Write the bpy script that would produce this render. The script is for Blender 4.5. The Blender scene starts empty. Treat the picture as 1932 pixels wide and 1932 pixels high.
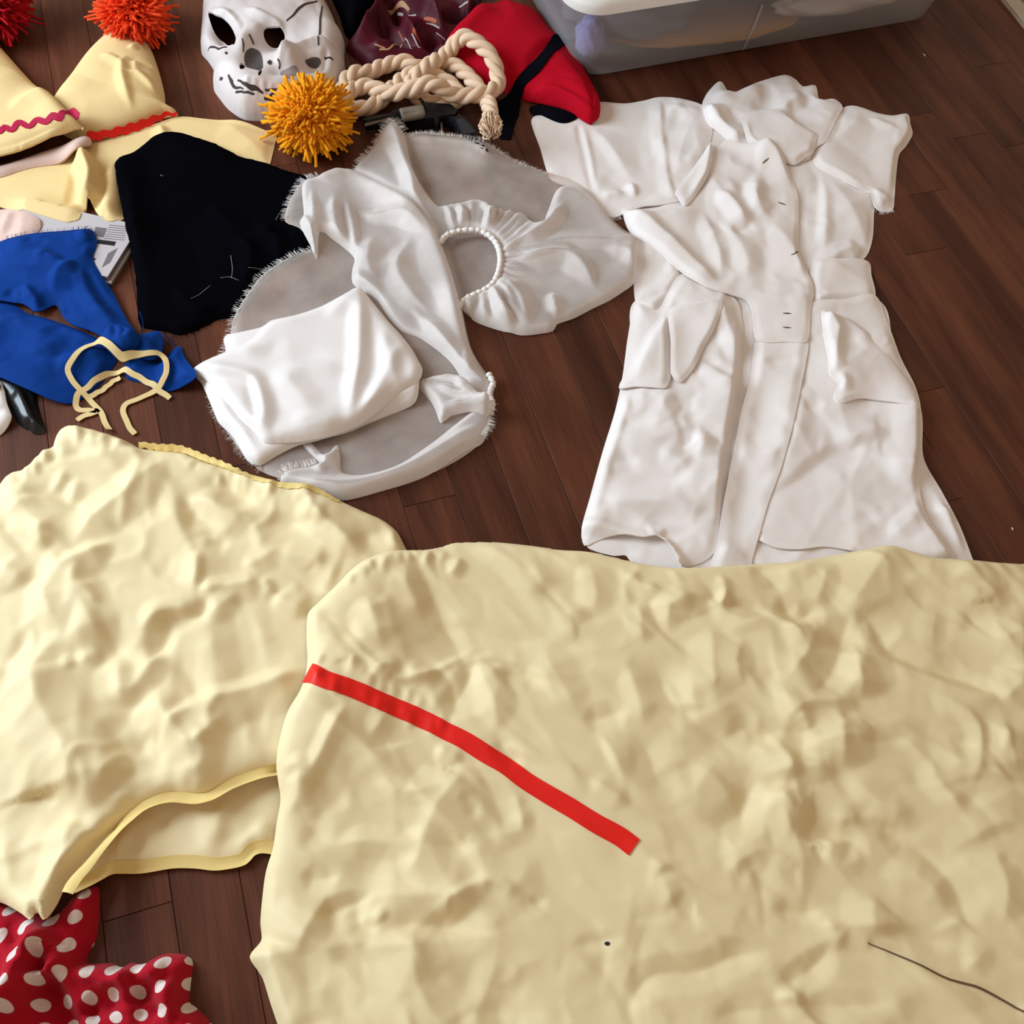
import bpy, bmesh, math, random
import numpy as np
from mathutils import Matrix, Vector

random.seed(7)
# ------------------------------------------------------------------ camera, world, light
SC = bpy.context.scene
F, PITCH, ROLL, YAW, CH = 1932.0, math.radians(58.92), math.radians(6.908), math.radians(-23.672), 1.05
fw = np.array([0, math.cos(PITCH), -math.sin(PITCH)])
_r = np.array([1.0, 0, 0]); _u = np.cross(_r, fw)
cr = math.cos(ROLL) * _r + math.sin(ROLL) * _u
cu = -math.sin(ROLL) * _r + math.cos(ROLL) * _u
cam = bpy.data.cameras.new('camera'); cam.sensor_width = 36; cam.lens = 36 * F / 1932; cam.clip_start = 0.01
cam_o = bpy.data.objects.new('camera', cam); SC.collection.objects.link(cam_o)
cam_o.matrix_world = Matrix(((cr[0], cu[0], -fw[0], 0), (cr[1], cu[1], -fw[1], 0), (cr[2], cu[2], -fw[2], CH), (0, 0, 0, 1)))
SC.camera = cam_o
vs = SC.view_settings
vs.view_transform = 'Standard'; vs.look = 'None'; vs.gamma = 1; vs.use_curve_mapping = False; vs.exposure = 0.07
SC.display_settings.display_device = 'sRGB'

world = bpy.data.worlds.new('room_light'); SC.world = world; world.use_nodes = True
bg = world.node_tree.nodes['Background']
bg.inputs[0].default_value = (1.0, 0.79, 0.59, 1); bg.inputs[1].default_value = 0.42

def area(name, loc, target, sx, sy, power, col):
    l = bpy.data.lights.new(name, 'AREA'); l.shape = 'RECTANGLE'; l.size = sx; l.size_y = sy
    l.energy = power; l.color = col
    o = bpy.data.objects.new(name, l); SC.collection.objects.link(o)
    o.location = loc
    o.rotation_euler = (Vector(target) - Vector(loc)).to_track_quat('-Z', 'Y').to_euler()
    return o
area('window_daylight', (-2.15, 0.85, 1.22), (0.15, 0.75, 0.0), 1.2, 1.3, 74, (0.72, 0.88, 1.0))

# ------------------------------------------------------------------ pixel -> world
def W(px, py, z=0.0):
    px = np.asarray(px, float); py = np.asarray(py, float)
    a = (px - 966) / F; b = -(py - 966) / F
    dx = fw[0] + cr[0] * a + cu[0] * b; dy = fw[1] + cr[1] * a + cu[1] * b; dz = fw[2] + cr[2] * a + cu[2] * b
    t = (CH - z) / -dz
    return np.stack([dx * t, dy * t], -1)
def WP(pts, z=0.0):
    p = np.array(pts, float); return W(p[:, 0], p[:, 1], z)
def ROI(pts, off, sc):       # crop coordinates to photo pixels
    return [(off[0] + x * sc, off[1] + y * sc) for x, y in pts]
def toimg(x, y, z):
    v = np.stack([x, y, z - CH], -1); k = v @ fw
    return 966 + F * (v @ cr) / k, 966 - F * (v @ cu) / k

# ------------------------------------------------------------------ noise
def _hash(ix, iy, seed):
    n = (ix.astype(np.int64) * 374761393 + iy.astype(np.int64) * 668265263 + seed * 1274126177) & 0x7fffffff
    n = ((n ^ (n >> 13)) * 1274126177) & 0x7fffffff
    n = ((n ^ (n >> 15)) * 2246822519) & 0x7fffffff
    return ((n ^ (n >> 16)) & 0xffffff) / float(0xffffff)
def noise(x, y, sc, seed=0):
    x = x / sc; y = y / sc
    ix = np.floor(x); iy = np.floor(y); fx = x - ix; fy = y - iy
    u = fx * fx * fx * (fx * (fx * 6 - 15) + 10); v = fy * fy * fy * (fy * (fy * 6 - 15) + 10)
    def g(a, b):
        an = _hash(ix + a, iy + b, seed) * 2 * math.pi
        return np.cos(an) * (fx - a) + np.sin(an) * (fy - b)
    return (g(0, 0) * (1 - u) + g(1, 0) * u) * (1 - v) + (g(0, 1) * (1 - u) + g(1, 1) * u) * v
def facets(x, y, sc, seed, slope=1.0, k=0.6, sign=1):
    """crumpled fabric: the upper (or lower) envelope of randomly tilted, slightly curved patches"""
    wx = x + sc * 0.55 * noise(x, y, sc * 1.3, seed + 5); wy = y + sc * 0.55 * noise(x, y, sc * 1.3, seed + 9)
    X = wx / sc; Y = wy / sc; ix = np.floor(X); iy = np.floor(Y)
    best = np.full(x.shape, -1e9)
    for a in (-2, -1, 0, 1, 2):
        for b in (-2, -1, 0, 1, 2):
            cx, cy = ix + a, iy + b
            jx = cx + _hash(cx, cy, seed + 1); jy = cy + _hash(cx, cy, seed + 2)
            an = _hash(cx, cy, seed + 3) * 2 * math.pi; s = slope * (0.3 + 0.7 * _hash(cx, cy, seed + 4))
            dx = X - jx; dy = Y - jy
            h = s * (np.cos(an) * dx + np.sin(an) * dy) - k * (dx * dx + dy * dy) + 0.3 * _hash(cx, cy, seed + 7)
            best = np.maximum(best, h)
    return sign * best * sc

def creases(x, y, sc, seed, width, thr=0.0):
    """network of thin crease lines that meet in points, most of them fading out"""
    wx = x + sc * 0.45 * noise(x, y, sc * 1.1, seed + 5) + sc * 0.12 * noise(x, y, sc * 0.35, seed + 6)
    wy = y + sc * 0.45 * noise(x, y, sc * 1.1, seed + 9) + sc * 0.12 * noise(x, y, sc * 0.35, seed + 8)
    X = wx / sc; Y = wy / sc; ix = np.floor(X); iy = np.floor(Y)
    d1 = np.full(x.shape, 9.0); d2 = np.full(x.shape, 9.0)
    for a in (-1, 0, 1):
        for b in (-1, 0, 1):
            cx, cy = ix + a, iy + b
            d = np.hypot(X - cx - _hash(cx, cy, seed + 1), Y - cy - _hash(cx, cy, seed + 2))
            d2 = np.minimum(d2, np.maximum(d, d1)); d1 = np.minimum(d1, d)
    e = (d2 - d1) * 0.5 * sc
    m = np.clip((noise(x, y, sc * 0.8, seed + 11) + 0.15 - thr) * 2.6, -0.8, 1)
    u = np.clip(1 - e / (width * (0.4 + 0.6 * np.abs(m))), 0, 1)
    return m * u**1.25
def cotton(x, y, amp=1.0, seed=0, ang=0.0, stretch=1.0):
    """slept-in cotton: soft swells, gentle facets and nets of creases, drawn out along ang"""
    a = ang + 0.5 * noise(x, y, 0.5, seed + 60)
    u = (x * np.cos(ang) + y * np.sin(ang)) / stretch; v = -x * np.sin(ang) + y * np.cos(ang)
    u = u + 0.05 * noise(x, y, 0.3, seed + 61); v = v + 0.05 * noise(x, y, 0.3, seed + 62)
    h = 0.006 * noise(u, v, 0.19, seed) + 0.0022 * noise(u, v, 0.08, seed + 2) + 0.06 * crumple(u, v, 1.0, seed + 4, 0.16, 0.07)
    h += 0.0055 * creases(u, v, 0.17, seed + 100, 0.030) + 0.0026 * creases(u, v, 0.09, seed + 140, 0.015, 0.02) + 0.0010 * creases(u, v, 0.042, seed + 180, 0.008, 0.06)
    return amp * h
def crumple(x, y, amp=1.0, seed=0, big=0.11, small=0.045):
    a = facets(x, y, big, seed, 0.9, 0.42, 1) * 0.10 + facets(x, y, big * 0.8, seed + 40, 0.9, 0.42, -1) * 0.10
    m = np.clip(0.5 + 1.2 * noise(x, y, big * 1.7, seed + 70), 0, 1)
    b = facets(x, y, small, seed + 20, 0.9, 0.42, -1) * 0.06 * m + facets(x, y, small * 0.8, seed + 33, 0.9, 0.42, 1) * 0.05 * (1 - m) * m * 2
    return amp * (a + b)

# ------------------------------------------------------------------ polygons
def smooth_closed(P, step):
    P = np.asarray(P, float); n = len(P); out = []
    for i in range(n):
        p0, p1, p2, p3 = P[i - 1], P[i], P[(i + 1) % n], P[(i + 2) % n]
        L = np.linalg.norm(p2 - p1); m = max(2, int(L / step)); t = np.linspace(0, 1, m, endpoint=False)[:, None]
        m1 = 0.5 * (p2 - p0); m2 = 0.5 * (p3 - p1)
        l1, l2 = np.linalg.norm(m1) + 1e-9, np.linalg.norm(m2) + 1e-9
        m1 = m1 * min(1, L / l1); m2 = m2 * min(1, L / l2)
        out.append((2 * t**3 - 3 * t**2 + 1) * p1 + (t**3 - 2 * t**2 + t) * m1 + (-2 * t**3 + 3 * t**2) * p2 + (t**3 - t**2) * m2)
    return np.concatenate(out)
def smooth_open(P, step):
    P = np.asarray(P, float)
    if len(P) == 2:
        m = max(2, int(np.linalg.norm(P[1] - P[0]) / step) + 1); t = np.linspace(0, 1, m)[:, None]
        return P[0] * (1 - t) + P[1] * t
    Q = np.concatenate([[2 * P[0] - P[1]], P, [2 * P[-1] - P[-2]]]); out = []
    for i in range(1, len(Q) - 2):
        p0, p1, p2, p3 = Q[i - 1], Q[i], Q[i + 1], Q[i + 2]
        L = np.linalg.norm(p2 - p1); m = max(2, int(L / step)); t = np.linspace(0, 1, m, endpoint=False)[:, None]
        m1 = 0.5 * (p2 - p0); m2 = 0.5 * (p3 - p1)
        l1, l2 = np.linalg.norm(m1) + 1e-9, np.linalg.norm(m2) + 1e-9
        m1 = m1 * min(1, L / l1); m2 = m2 * min(1, L / l2)
        out.append((2 * t**3 - 3 * t**2 + 1) * p1 + (t**3 - 2 * t**2 + t) * m1 + (-2 * t**3 + 3 * t**2) * p2 + (t**3 - t**2) * m2)
    out.append(Q[-2][None]); return np.concatenate(out)
def inside(poly, x, y):
    r = np.zeros(x.shape, bool); n = len(poly)
    for i in range(n):
        x1, y1 = poly[i]; x2, y2 = poly[(i + 1) % n]
        if y1 == y2: continue
        lo, hi = (y1, y2) if y1 < y2 else (y2, y1)
        m = (y >= lo) & (y < hi)
        if m.any():
            xx = x1 + (y[m] - y1) * (x2 - x1) / (y2 - y1)
            r[m] ^= x[m] < xx
    return r
def dist_poly(poly, x, y, nearest=False):
    n = len(poly); best = np.full(x.shape, 1e9); bx = np.zeros(x.shape); by = np.zeros(x.shape)
    for i in range(n):
        x1, y1 = poly[i]; x2, y2 = poly[(i + 1) % n]
        ex, ey = x2 - x1, y2 - y1; l2 = ex * ex + ey * ey + 1e-15
        t = np.clip(((x - x1) * ex + (y - y1) * ey) / l2, 0, 1)
        qx, qy = x1 + t * ex, y1 + t * ey
        d = (x - qx)**2 + (y - qy)**2
        m = d < best
        best[m] = d[m]
        if nearest: bx[m] = qx[m]; by[m] = qy[m]
    best = np.sqrt(best)
    return (best, bx, by) if nearest else best

def fold_field(x, y, P, H, wl, wr, p=1.7, taper=0.3, open_start=False, open_end=False, z=None):
    """height of one ridge (H>0) or valley (H<0) along the polyline P; wl/wr = reach left/right of travel"""
    out = np.zeros(x.shape); wm = max(wl, wr)
    m = (x > P[:, 0].min() - wm) & (x < P[:, 0].max() + wm) & (y > P[:, 1].min() - wm) & (y < P[:, 1].max() + wm)
    if not m.any(): return out
    xs, ys = x[m], y[m]
    seg = np.linalg.norm(np.diff(P, axis=0), axis=1); cum = np.concatenate([[0], np.cumsum(seg)]); tot = cum[-1] + 1e-12
    best = np.full(xs.shape, 1e9); sg = np.ones(xs.shape); tt = np.zeros(xs.shape)
    for i in range(len(P) - 1):
        x1, y1 = P[i]; ex, ey = P[i + 1] - P[i]; l2 = ex * ex + ey * ey + 1e-15
        t = np.clip(((xs - x1) * ex + (ys - y1) * ey) / l2, 0, 1)
        d = (xs - x1 - t * ex)**2 + (ys - y1 - t * ey)**2
        k = d < best
        best[k] = d[k]; sg[k] = np.sign(ex * (ys[k] - y1) - ey * (xs[k] - x1)); tt[k] = (cum[i] + t[k] * seg[i]) / tot
    d = np.sqrt(best)
    tp = np.ones(xs.shape)
    if not open_start: a = np.clip(tt / taper, 0, 1); tp *= 0.5 * a + 0.5 * a * a * (3 - 2 * a)
    if not open_end: a = np.clip((1 - tt) / taper, 0, 1); tp *= 0.5 * a + 0.5 * a * a * (3 - 2 * a)
    w = np.maximum(np.where(sg > 0, wl, wr) * (0.35 + 0.65 * tp), 0.0065)
    u = np.clip(1 - d / w, 0, 1)
    prof = u**(1 + (p - 1) * 0.5) if p > 0 else u * u * (3 - 2 * u)
    out[m] = H * prof * (0.0 + tp)
    return out

def tv2(h0, lam, rho, n):
    """pull a height field towards flat facets that meet in crisp creases"""
    pad = 24
    h0 = np.pad(h0, pad, mode='edge'); H, Wd = h0.shape
    win = lambda m: np.concatenate([np.linspace(0, 1, pad), np.ones(m - 2 * pad), np.linspace(1, 0, pad)])
    h0 = h0 * win(H)[:, None] * win(Wd)[None, :]
    ky = 2 * np.pi * np.fft.fftfreq(H)[:, None]; kx = 2 * np.pi * np.fft.rfftfreq(Wd)[None, :]
    ax = 2 - 2 * np.cos(kx); ay = 2 - 2 * np.cos(ky)
    den = lam + rho * (ax**2 + 2 * ax * ay + ay**2)
    f0 = np.fft.rfft2(h0)
    dxx = lambda u: np.roll(u, 1, 1) - 2 * u + np.roll(u, -1, 1); dyy = lambda u: np.roll(u, 1, 0) - 2 * u + np.roll(u, -1, 0)
    dxp = lambda u: np.roll(u, -1, 1) - u; dyp = lambda u: np.roll(u, -1, 0) - u
    dxm = lambda u: np.roll(u, 1, 1) - u; dym = lambda u: np.roll(u, 1, 0) - u
    h = h0.copy(); b = [np.zeros_like(h) for _ in range(3)]
    for k in range(n):
        D = [dxx(h), dyy(h), dxp(dyp(h)) * 1.41421]
        T = [D[i] + b[i] for i in range(3)]; nr = np.sqrt(T[0]**2 + T[1]**2 + T[2]**2) + 1e-12
        sc = np.maximum(1 - 1 / (rho * nr), 0); w = [t * sc for t in T]
        b = [T[i] - w[i] for i in range(3)]
        q = [w[i] - b[i] for i in range(3)]
        r = dxx(q[0]) + dyy(q[1]) + dxm(dym(q[2])) * 1.41421
        h = np.fft.irfft2((lam * f0 + rho * np.fft.rfft2(r)) / den, s=h0.shape)
    return h[pad:-pad, pad:-pad]

# ------------------------------------------------------------------ pile height map (what already lies there)
GX0, GX1, GY0, GY1, GR = -1.5, 1.5, -0.25, 2.3, 0.004
GNX = int((GX1 - GX0) / GR) + 1; GNY = int((GY1 - GY0) / GR) + 1
SUP = np.zeros((GNY, GNX))
def _max(a, n):
    for ax in (0, 1):
        b = a.copy()
        for s in range(1, n + 1):
            b = np.maximum(b, np.maximum(np.roll(a, s, ax), np.roll(a, -s, ax)))
        a = b
    return a
def _blur(a, n):
    for ax in (0, 1):
        c = np.cumsum(np.concatenate([np.repeat(np.take(a, [0], ax), n + 1, ax), a, np.repeat(np.take(a, [-1], ax), n, ax)], ax), axis=ax)
        L = a.shape[ax]
        a = (np.take(c, range(2 * n + 1, 2 * n + 1 + L), ax) - np.take(c, range(0, L), ax)) / (2 * n + 1)
    return a
def sample(G, x, y):
    u = np.clip((x - GX0) / GR, 0, GNX - 1.001); v = np.clip((y - GY0) / GR, 0, GNY - 1.001)
    i = u.astype(int); j = v.astype(int); fu = u - i; fv = v - j
    return (G[j, i] * (1 - fu) + G[j, i + 1] * fu) * (1 - fv) + (G[j + 1, i] * (1 - fu) + G[j + 1, i + 1] * fu) * fv
def sup_at(x, y):
    return float(sample(SUP, np.array([x]), np.array([y]))[0])
def raise_sup(poly, z):
    x0, y0 = poly.min(0); x1, y1 = poly.max(0)
    i0, i1 = max(0, int((x0 - GX0) / GR)), min(GNX, int((x1 - GX0) / GR) + 2)
    j0, j1 = max(0, int((y0 - GY0) / GR)), min(GNY, int((y1 - GY0) / GR) + 2)
    if i1 <= i0 or j1 <= j0: return
    X, Y = np.meshgrid(GX0 + np.arange(i0, i1) * GR, GY0 + np.arange(j0, j1) * GR)
    m = inside(poly, X.ravel(), Y.ravel()).reshape(X.shape)
    if not m.any(): return
    zz = z(X[m], Y[m]) if callable(z) else np.full(m.sum(), z)
    sub = SUP[j0:j1, i0:i1]; sub[m] = np.maximum(sub[m], zz)

# ------------------------------------------------------------------ objects
def link(o, parent=None):
    SC.collection.objects.link(o)
    if parent is not None: o.parent = parent
    return o
def thing(name, label, cat, loc, group=None):
    o = bpy.data.objects.new(name, None); o.empty_display_size = 0.02
    o.location = (loc[0], loc[1], loc[2] if len(loc) > 2 else 0.0)
    o['label'] = label; o['category'] = cat
    if group: o['group'] = group
    return link(o)
def org(parent):
    if parent is None: return np.zeros(3)
    v = np.array(parent.location)
    if parent.parent is not None: v = v + np.array(parent.parent.location)
    return v
def add_mesh(name, V, Fc, mat, parent=None, smooth=True, label=None, kind=None):
    me = bpy.data.meshes.new(name)
    V = np.asarray(V, float) - org(parent)
    me.from_pydata(V.tolist(), [], Fc if isinstance(Fc, list) else Fc.tolist())
    if smooth: me.polygons.foreach_set('use_smooth', [True] * len(me.polygons))
    me.materials.append(mat); me.update()
    o = bpy.data.objects.new(name, me)
    if label: o['label'] = label
    if kind: o['kind'] = kind
    return link(o, parent)
def bm_obj(name, bm, mat, parent=None, smooth=False, label=None, kind=None):
    me = bpy.data.meshes.new(name)
    v = org(parent)
    bmesh.ops.translate(bm, verts=bm.verts, vec=Vector(-v))
    bm.to_mesh(me); bm.free()
    if smooth: me.polygons.foreach_set('use_smooth', [True] * len(me.polygons))
    me.materials.append(mat)
    o = bpy.data.objects.new(name, me)
    if label: o['label'] = label
    if kind: o['kind'] = kind
    return link(o, parent)

def flat_cloth(p, z, T, r, **k):
    return Cloth(p, z, T * 0.40, r * 1.6, thin=True, tv=8.0, **k)
class Cloth:
    """A draped piece of fabric: real outline, lying on whatever is already in the pile."""
    def __init__(s, pts, zref=0.006, T=0.006, r=0.02, folds=(), cr=None, holes=(), fmask=0.014, drape=(2, 3), extra=None,
                 lift=0.0008, rough=0.0, seed=1, thin=False, tv=None):
        s.thin = thin
        s.poly = smooth_closed(WP(pts, zref), 0.006)
        if rough:
            k = np.arange(len(s.poly)); rs = np.random.RandomState(seed)
            s.poly = s.poly + rs.uniform(-rough, rough, s.poly.shape)
        s.zref = zref; s.T = T; s.r = r; s.cr = cr; s.fmask = fmask; s.extra = extra; s.lift = lift
        s.holes = [smooth_closed(WP(h, zref), 0.006) for h in holes]
        G = SUP
        if drape[0]: G = _max(G, drape[0])
        if drape[1]: G = _blur(_blur(G, drape[1]), drape[1])
        s.G = np.maximum(G, SUP); s.folds = []
        for f in folds:
            f = dict(f); P = f.pop('P'); z = f.pop('z', zref)
            f['P'] = smooth_open(WP(P, z), 0.012); s.folds.append(f)
        s.F = None
        if tv:
            g = 0.0025; lo = s.poly.min(0) - 0.02; hi = s.poly.max(0) + 0.02
            gx = np.arange(lo[0], hi[0], g); gy = np.arange(lo[1], hi[1], g); X, Y = np.meshgrid(gx, gy)
            f = s._raw(X.ravel(), Y.ravel(), False).reshape(X.shape)
            s.F = (tv2(f * 1000, tv, 1.0, 70) / 1000, lo, g)
    def _raw(s, x, y, free):
        f = np.zeros(x.shape)
        for q in s.folds:
            q = dict(q)
            if q.pop('free', False) == free: f += fold_field(x, y, **q)
        if s.cr is not None and not free: f += s.cr(x, y)
        return f
    def wrinkle(s, x, y):
        if s.F is None: return s._raw(x, y, False)
        G, lo, g = s.F
        u = np.clip((x - lo[0]) / g, 0, G.shape[1] - 1.001); v = np.clip((y - lo[1]) / g, 0, G.shape[0] - 1.001)
        i = u.astype(int); j = v.astype(int); fu = u - i; fv = v - j
        return (G[j, i] * (1 - fu) + G[j, i + 1] * fu) * (1 - fv) + (G[j + 1, i] * (1 - fu) + G[j + 1, i + 1] * fu) * fv
    def d(s, x, y):
        d = dist_poly(s.poly, x, y)
        for h in s.holes: d = np.minimum(d, dist_poly(h, x, y))
        return d
    def Z(s, x, y):
        x = np.asarray(x, float); y = np.asarray(y, float)
        d = s.d(x, y)
        u = np.clip(d / s.r, 0, 1)
        base = s.T * (u * (2 - u) if s.thin else np.sqrt(np.clip(1 - (1 - u)**2, 0, 1)))
        a = np.clip(d / s.fmask, 0, 1); em = a * a * (3 - 2 * a)
        f = s.wrinkle(x, y) * em + s._raw(x, y, True)
        if s.extra is not None: f += s.extra(x, y, d)
        h = base + f
        h = 0.5 * (h + np.sqrt(h * h + 0.003**2)) - 0.0012 * (1 - em)
        return sample(s.G, x, y) + s.lift + np.maximum(h, 0)
    def build(s, name, mat, parent=None, h=0.004, edge=0.0014, label=None, update=True, keep=None, kind=None, solid=0.0):
        x0, y0 = s.poly.min(0) - h; x1, y1 = s.poly.max(0) + h
        nx, ny = int((x1 - x0) / h) + 2, int((y1 - y0) / h) + 2
        gx = x0 + np.arange(nx) * h; gy = y0 + np.arange(ny) * h
        CX, CY = np.meshgrid(gx[:-1] + h / 2, gy[:-1] + h / 2)
        ok = inside(s.poly, CX.ravel(), CY.ravel())
        for hp in s.holes: ok &= ~inside(hp, CX.ravel(), CY.ravel())
        ok = ok.reshape(CX.shape)
        j, i = np.nonzero(ok)
        quad = np.stack([j * nx + i, j * nx + i + 1, (j + 1) * nx + i + 1, (j + 1) * nx + i], 1)
        used, inv = np.unique(quad, return_inverse=True); quad = inv.reshape(-1, 4)
        X = gx[used % nx].copy(); Y = gy[used // nx].copy()
        cnt = np.bincount(quad.ravel(), minlength=len(used)); b = cnt < 4
        best, bx, by = dist_poly(s.poly, X[b], Y[b], True)
        for hp in s.holes:
            b2, hx, hy = dist_poly(hp, X[b], Y[b], True); m = b2 < best
            best[m] = b2[m]; bx[m] = hx[m]; by[m] = hy[m]
        X[b] = bx; Y[b] = by
        Zv = s.Z(X, Y)
        V = np.stack([X, Y, Zv], 1); Fc = quad
        if edge > 0:
            e = np.concatenate([quad[:, [0, 1]], quad[:, [1, 2]], quad[:, [2, 3]], quad[:, [3, 0]]])
            key = np.sort(e, 1); _, idx, c = np.unique(key[:, 0] * len(V) + key[:, 1], return_index=True, return_counts=True)
            be = e[idx[c == 1]]
            vs_ = np.unique(be); mp = {v: k for k, v in enumerate(vs_)}
            n = len(V); top = V[vs_]; bot = top.copy(); bot[:, 2] -= edge
            V = np.concatenate([V, top, bot]); m = len(vs_)
            ia = np.array([mp[a] for a in be[:, 0]]); ib = np.array([mp[a] for a in be[:, 1]])
            Fc = np.concatenate([quad, np.stack([n + ib, n + ia, n + m + ia, n + m + ib], 1)])
        o = add_mesh(name, V, Fc, mat, parent, True, label, kind)
        if update: raise_sup(s.poly, s.Z) if not s.holes else s._upd()
        s.o = o
        return o
    def _upd(s):
        global SUP
        old = SUP.copy(); raise_sup(s.poly, s.Z)
        for hp in s.holes:
            X, Y = np.meshgrid(GX0 + np.arange(GNX) * GR, GY0 + np.arange(GNY) * GR)
            m = inside(hp, X.ravel(), Y.ravel()).reshape(SUP.shape); SUP[m] = old[m]

def strip(name, c, pts, wid, mat, parent, lift=0.0009, thick=0.0008, label=None, z=None, n=3, step=0.003, zfun=None, wfun=None):
    """narrow tape lying on cloth c (anything with Z) along pixel polyline pts"""
    zf = zfun or c.Z
    P = smooth_open(snap(pts, zf, z if z is not None else c.zref), step)
    T = np.gradient(P, axis=0); T /= np.linalg.norm(T, axis=1)[:, None] + 1e-12; N = np.stack([-T[:, 1], T[:, 0]], 1)
    m = len(P); t = np.linspace(0, 1, m)
    w = np.interp(t, np.linspace(0, 1, len(wid)), wid) if hasattr(wid, '__len__') else np.full(m, wid)
    if wfun is not None: P = P + N * wfun(t)[:, None]
    ks = np.linspace(-0.5, 0.5, n)
    XY = np.stack([P + N * (w * k)[:, None] for k in ks], 1).reshape(-1, 2)
    z0 = zf(XY[:, 0], XY[:, 1]).reshape(m, n)
    zz = z0 + lift; zz = np.maximum(zz, 0.0004)
    top = np.concatenate([XY, zz.reshape(-1, 1)], 1)
    bot = top.copy(); bot[:, 2] -= thick
    V = np.concatenate([top, top, bot]); Fc = []; d1, d2 = m * n, 2 * m * n
    for i in range(m - 1):
        for k in range(n - 1):
            a = i * n + k; Fc.append([a, a + n, a + n + 1, a + 1])
        a = i * n; Fc.append([d1 + a, d2 + a, d2 + a + n, d1 + a + n]); a += n - 1; Fc.append([d1 + a + n, d2 + a + n, d2 + a, d1 + a])
    Fc.append([d1 + k for k in range(n)] + [d2 + k for k in reversed(range(n))])
    b0 = (m - 1) * n
    Fc.append([d1 + b0 + k for k in reversed(range(n))] + [d2 + b0 + k for k in range(n)])
    return add_mesh(name, V, Fc, mat, parent, True, label)

def snap(pts, zf, z0):
    """follow each sight line down until it meets the surface zf"""
    p = np.array(pts, float); z = np.full(len(p), z0, float)
    for k in range(24):
        w = W(p[:, 0], p[:, 1], z); z = z * 0.6 + 0.4 * np.clip(zf(w[:, 0], w[:, 1]), 0, 0.2)
    return W(p[:, 0], p[:, 1], z)

def tube_mesh(P, r, sides=8, cap=True):
    """P (n,3), r scalar or array -> V, F"""
    P = np.asarray(P, float); n = len(P); r = np.full(n, r) if np.isscalar(r) else np.asarray(r)
    T = np.gradient(P, axis=0); T /= np.linalg.norm(T, axis=1)[:, None] + 1e-12
    ref = np.array([0, 0, 1.0]); N = np.cross(T, ref); bad = np.linalg.norm(N, axis=1) < 1e-3; N[bad] = [1, 0, 0]
    N /= np.linalg.norm(N, axis=1)[:, None]; B = np.cross(N, T)
    a = np.arange(sides) * 2 * math.pi / sides
    V = (P[:, None, :] + (np.cos(a)[None, :, None] * N[:, None, :] + np.sin(a)[None, :, None] * B[:, None, :]) * r[:, None, None]).reshape(-1, 3)
    Fc = []
    for i in range(n - 1):
        for k in range(sides):
            k2 = (k + 1) % sides
            Fc.append([i * sides + k, i * sides + k2, (i + 1) * sides + k2, (i + 1) * sides + k])
    if cap:
        Fc.append(list(range(sides))[::-1]); Fc.append([(n - 1) * sides + k for k in range(sides)])
    return V, Fc
def merge(parts):
    V = []; Fc = []; o = 0
    for v, f in parts:
        V.append(np.asarray(v)); Fc += [[i + o for i in q] for q in f]; o += len(v)
    return np.concatenate(V), Fc
def prism(poly, z0, z1, bev=0.0):
    """extruded polygon (world xy) with a small chamfer on top"""
    bm = bmesh.new(); P = np.asarray(poly)
    area2 = np.sum(P[:, 0] * np.roll(P[:, 1], -1) - np.roll(P[:, 0], -1) * P[:, 1])
    if area2 < 0: P = P[::-1]
    vs_ = [bm.verts.new((x, y, z0)) for x, y in P]
    f = bm.faces.new(vs_[::-1]); r = bmesh.ops.extrude_face_region(bm, geom=[f])
    tv = [v for v in r['geom'] if isinstance(v, bmesh.types.BMVert)]
    for v in tv: v.co.z = z1
    bmesh.ops.recalc_face_normals(bm, faces=bm.faces)
    if bev:
        ed = [e for e in bm.edges if all(abs(v.co.z - z1) < 1e-6 for v in e.verts)]
        bmesh.ops.bevel(bm, geom=ed, offset=bev, segments=2, affect='EDGES')
    return bm

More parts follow.
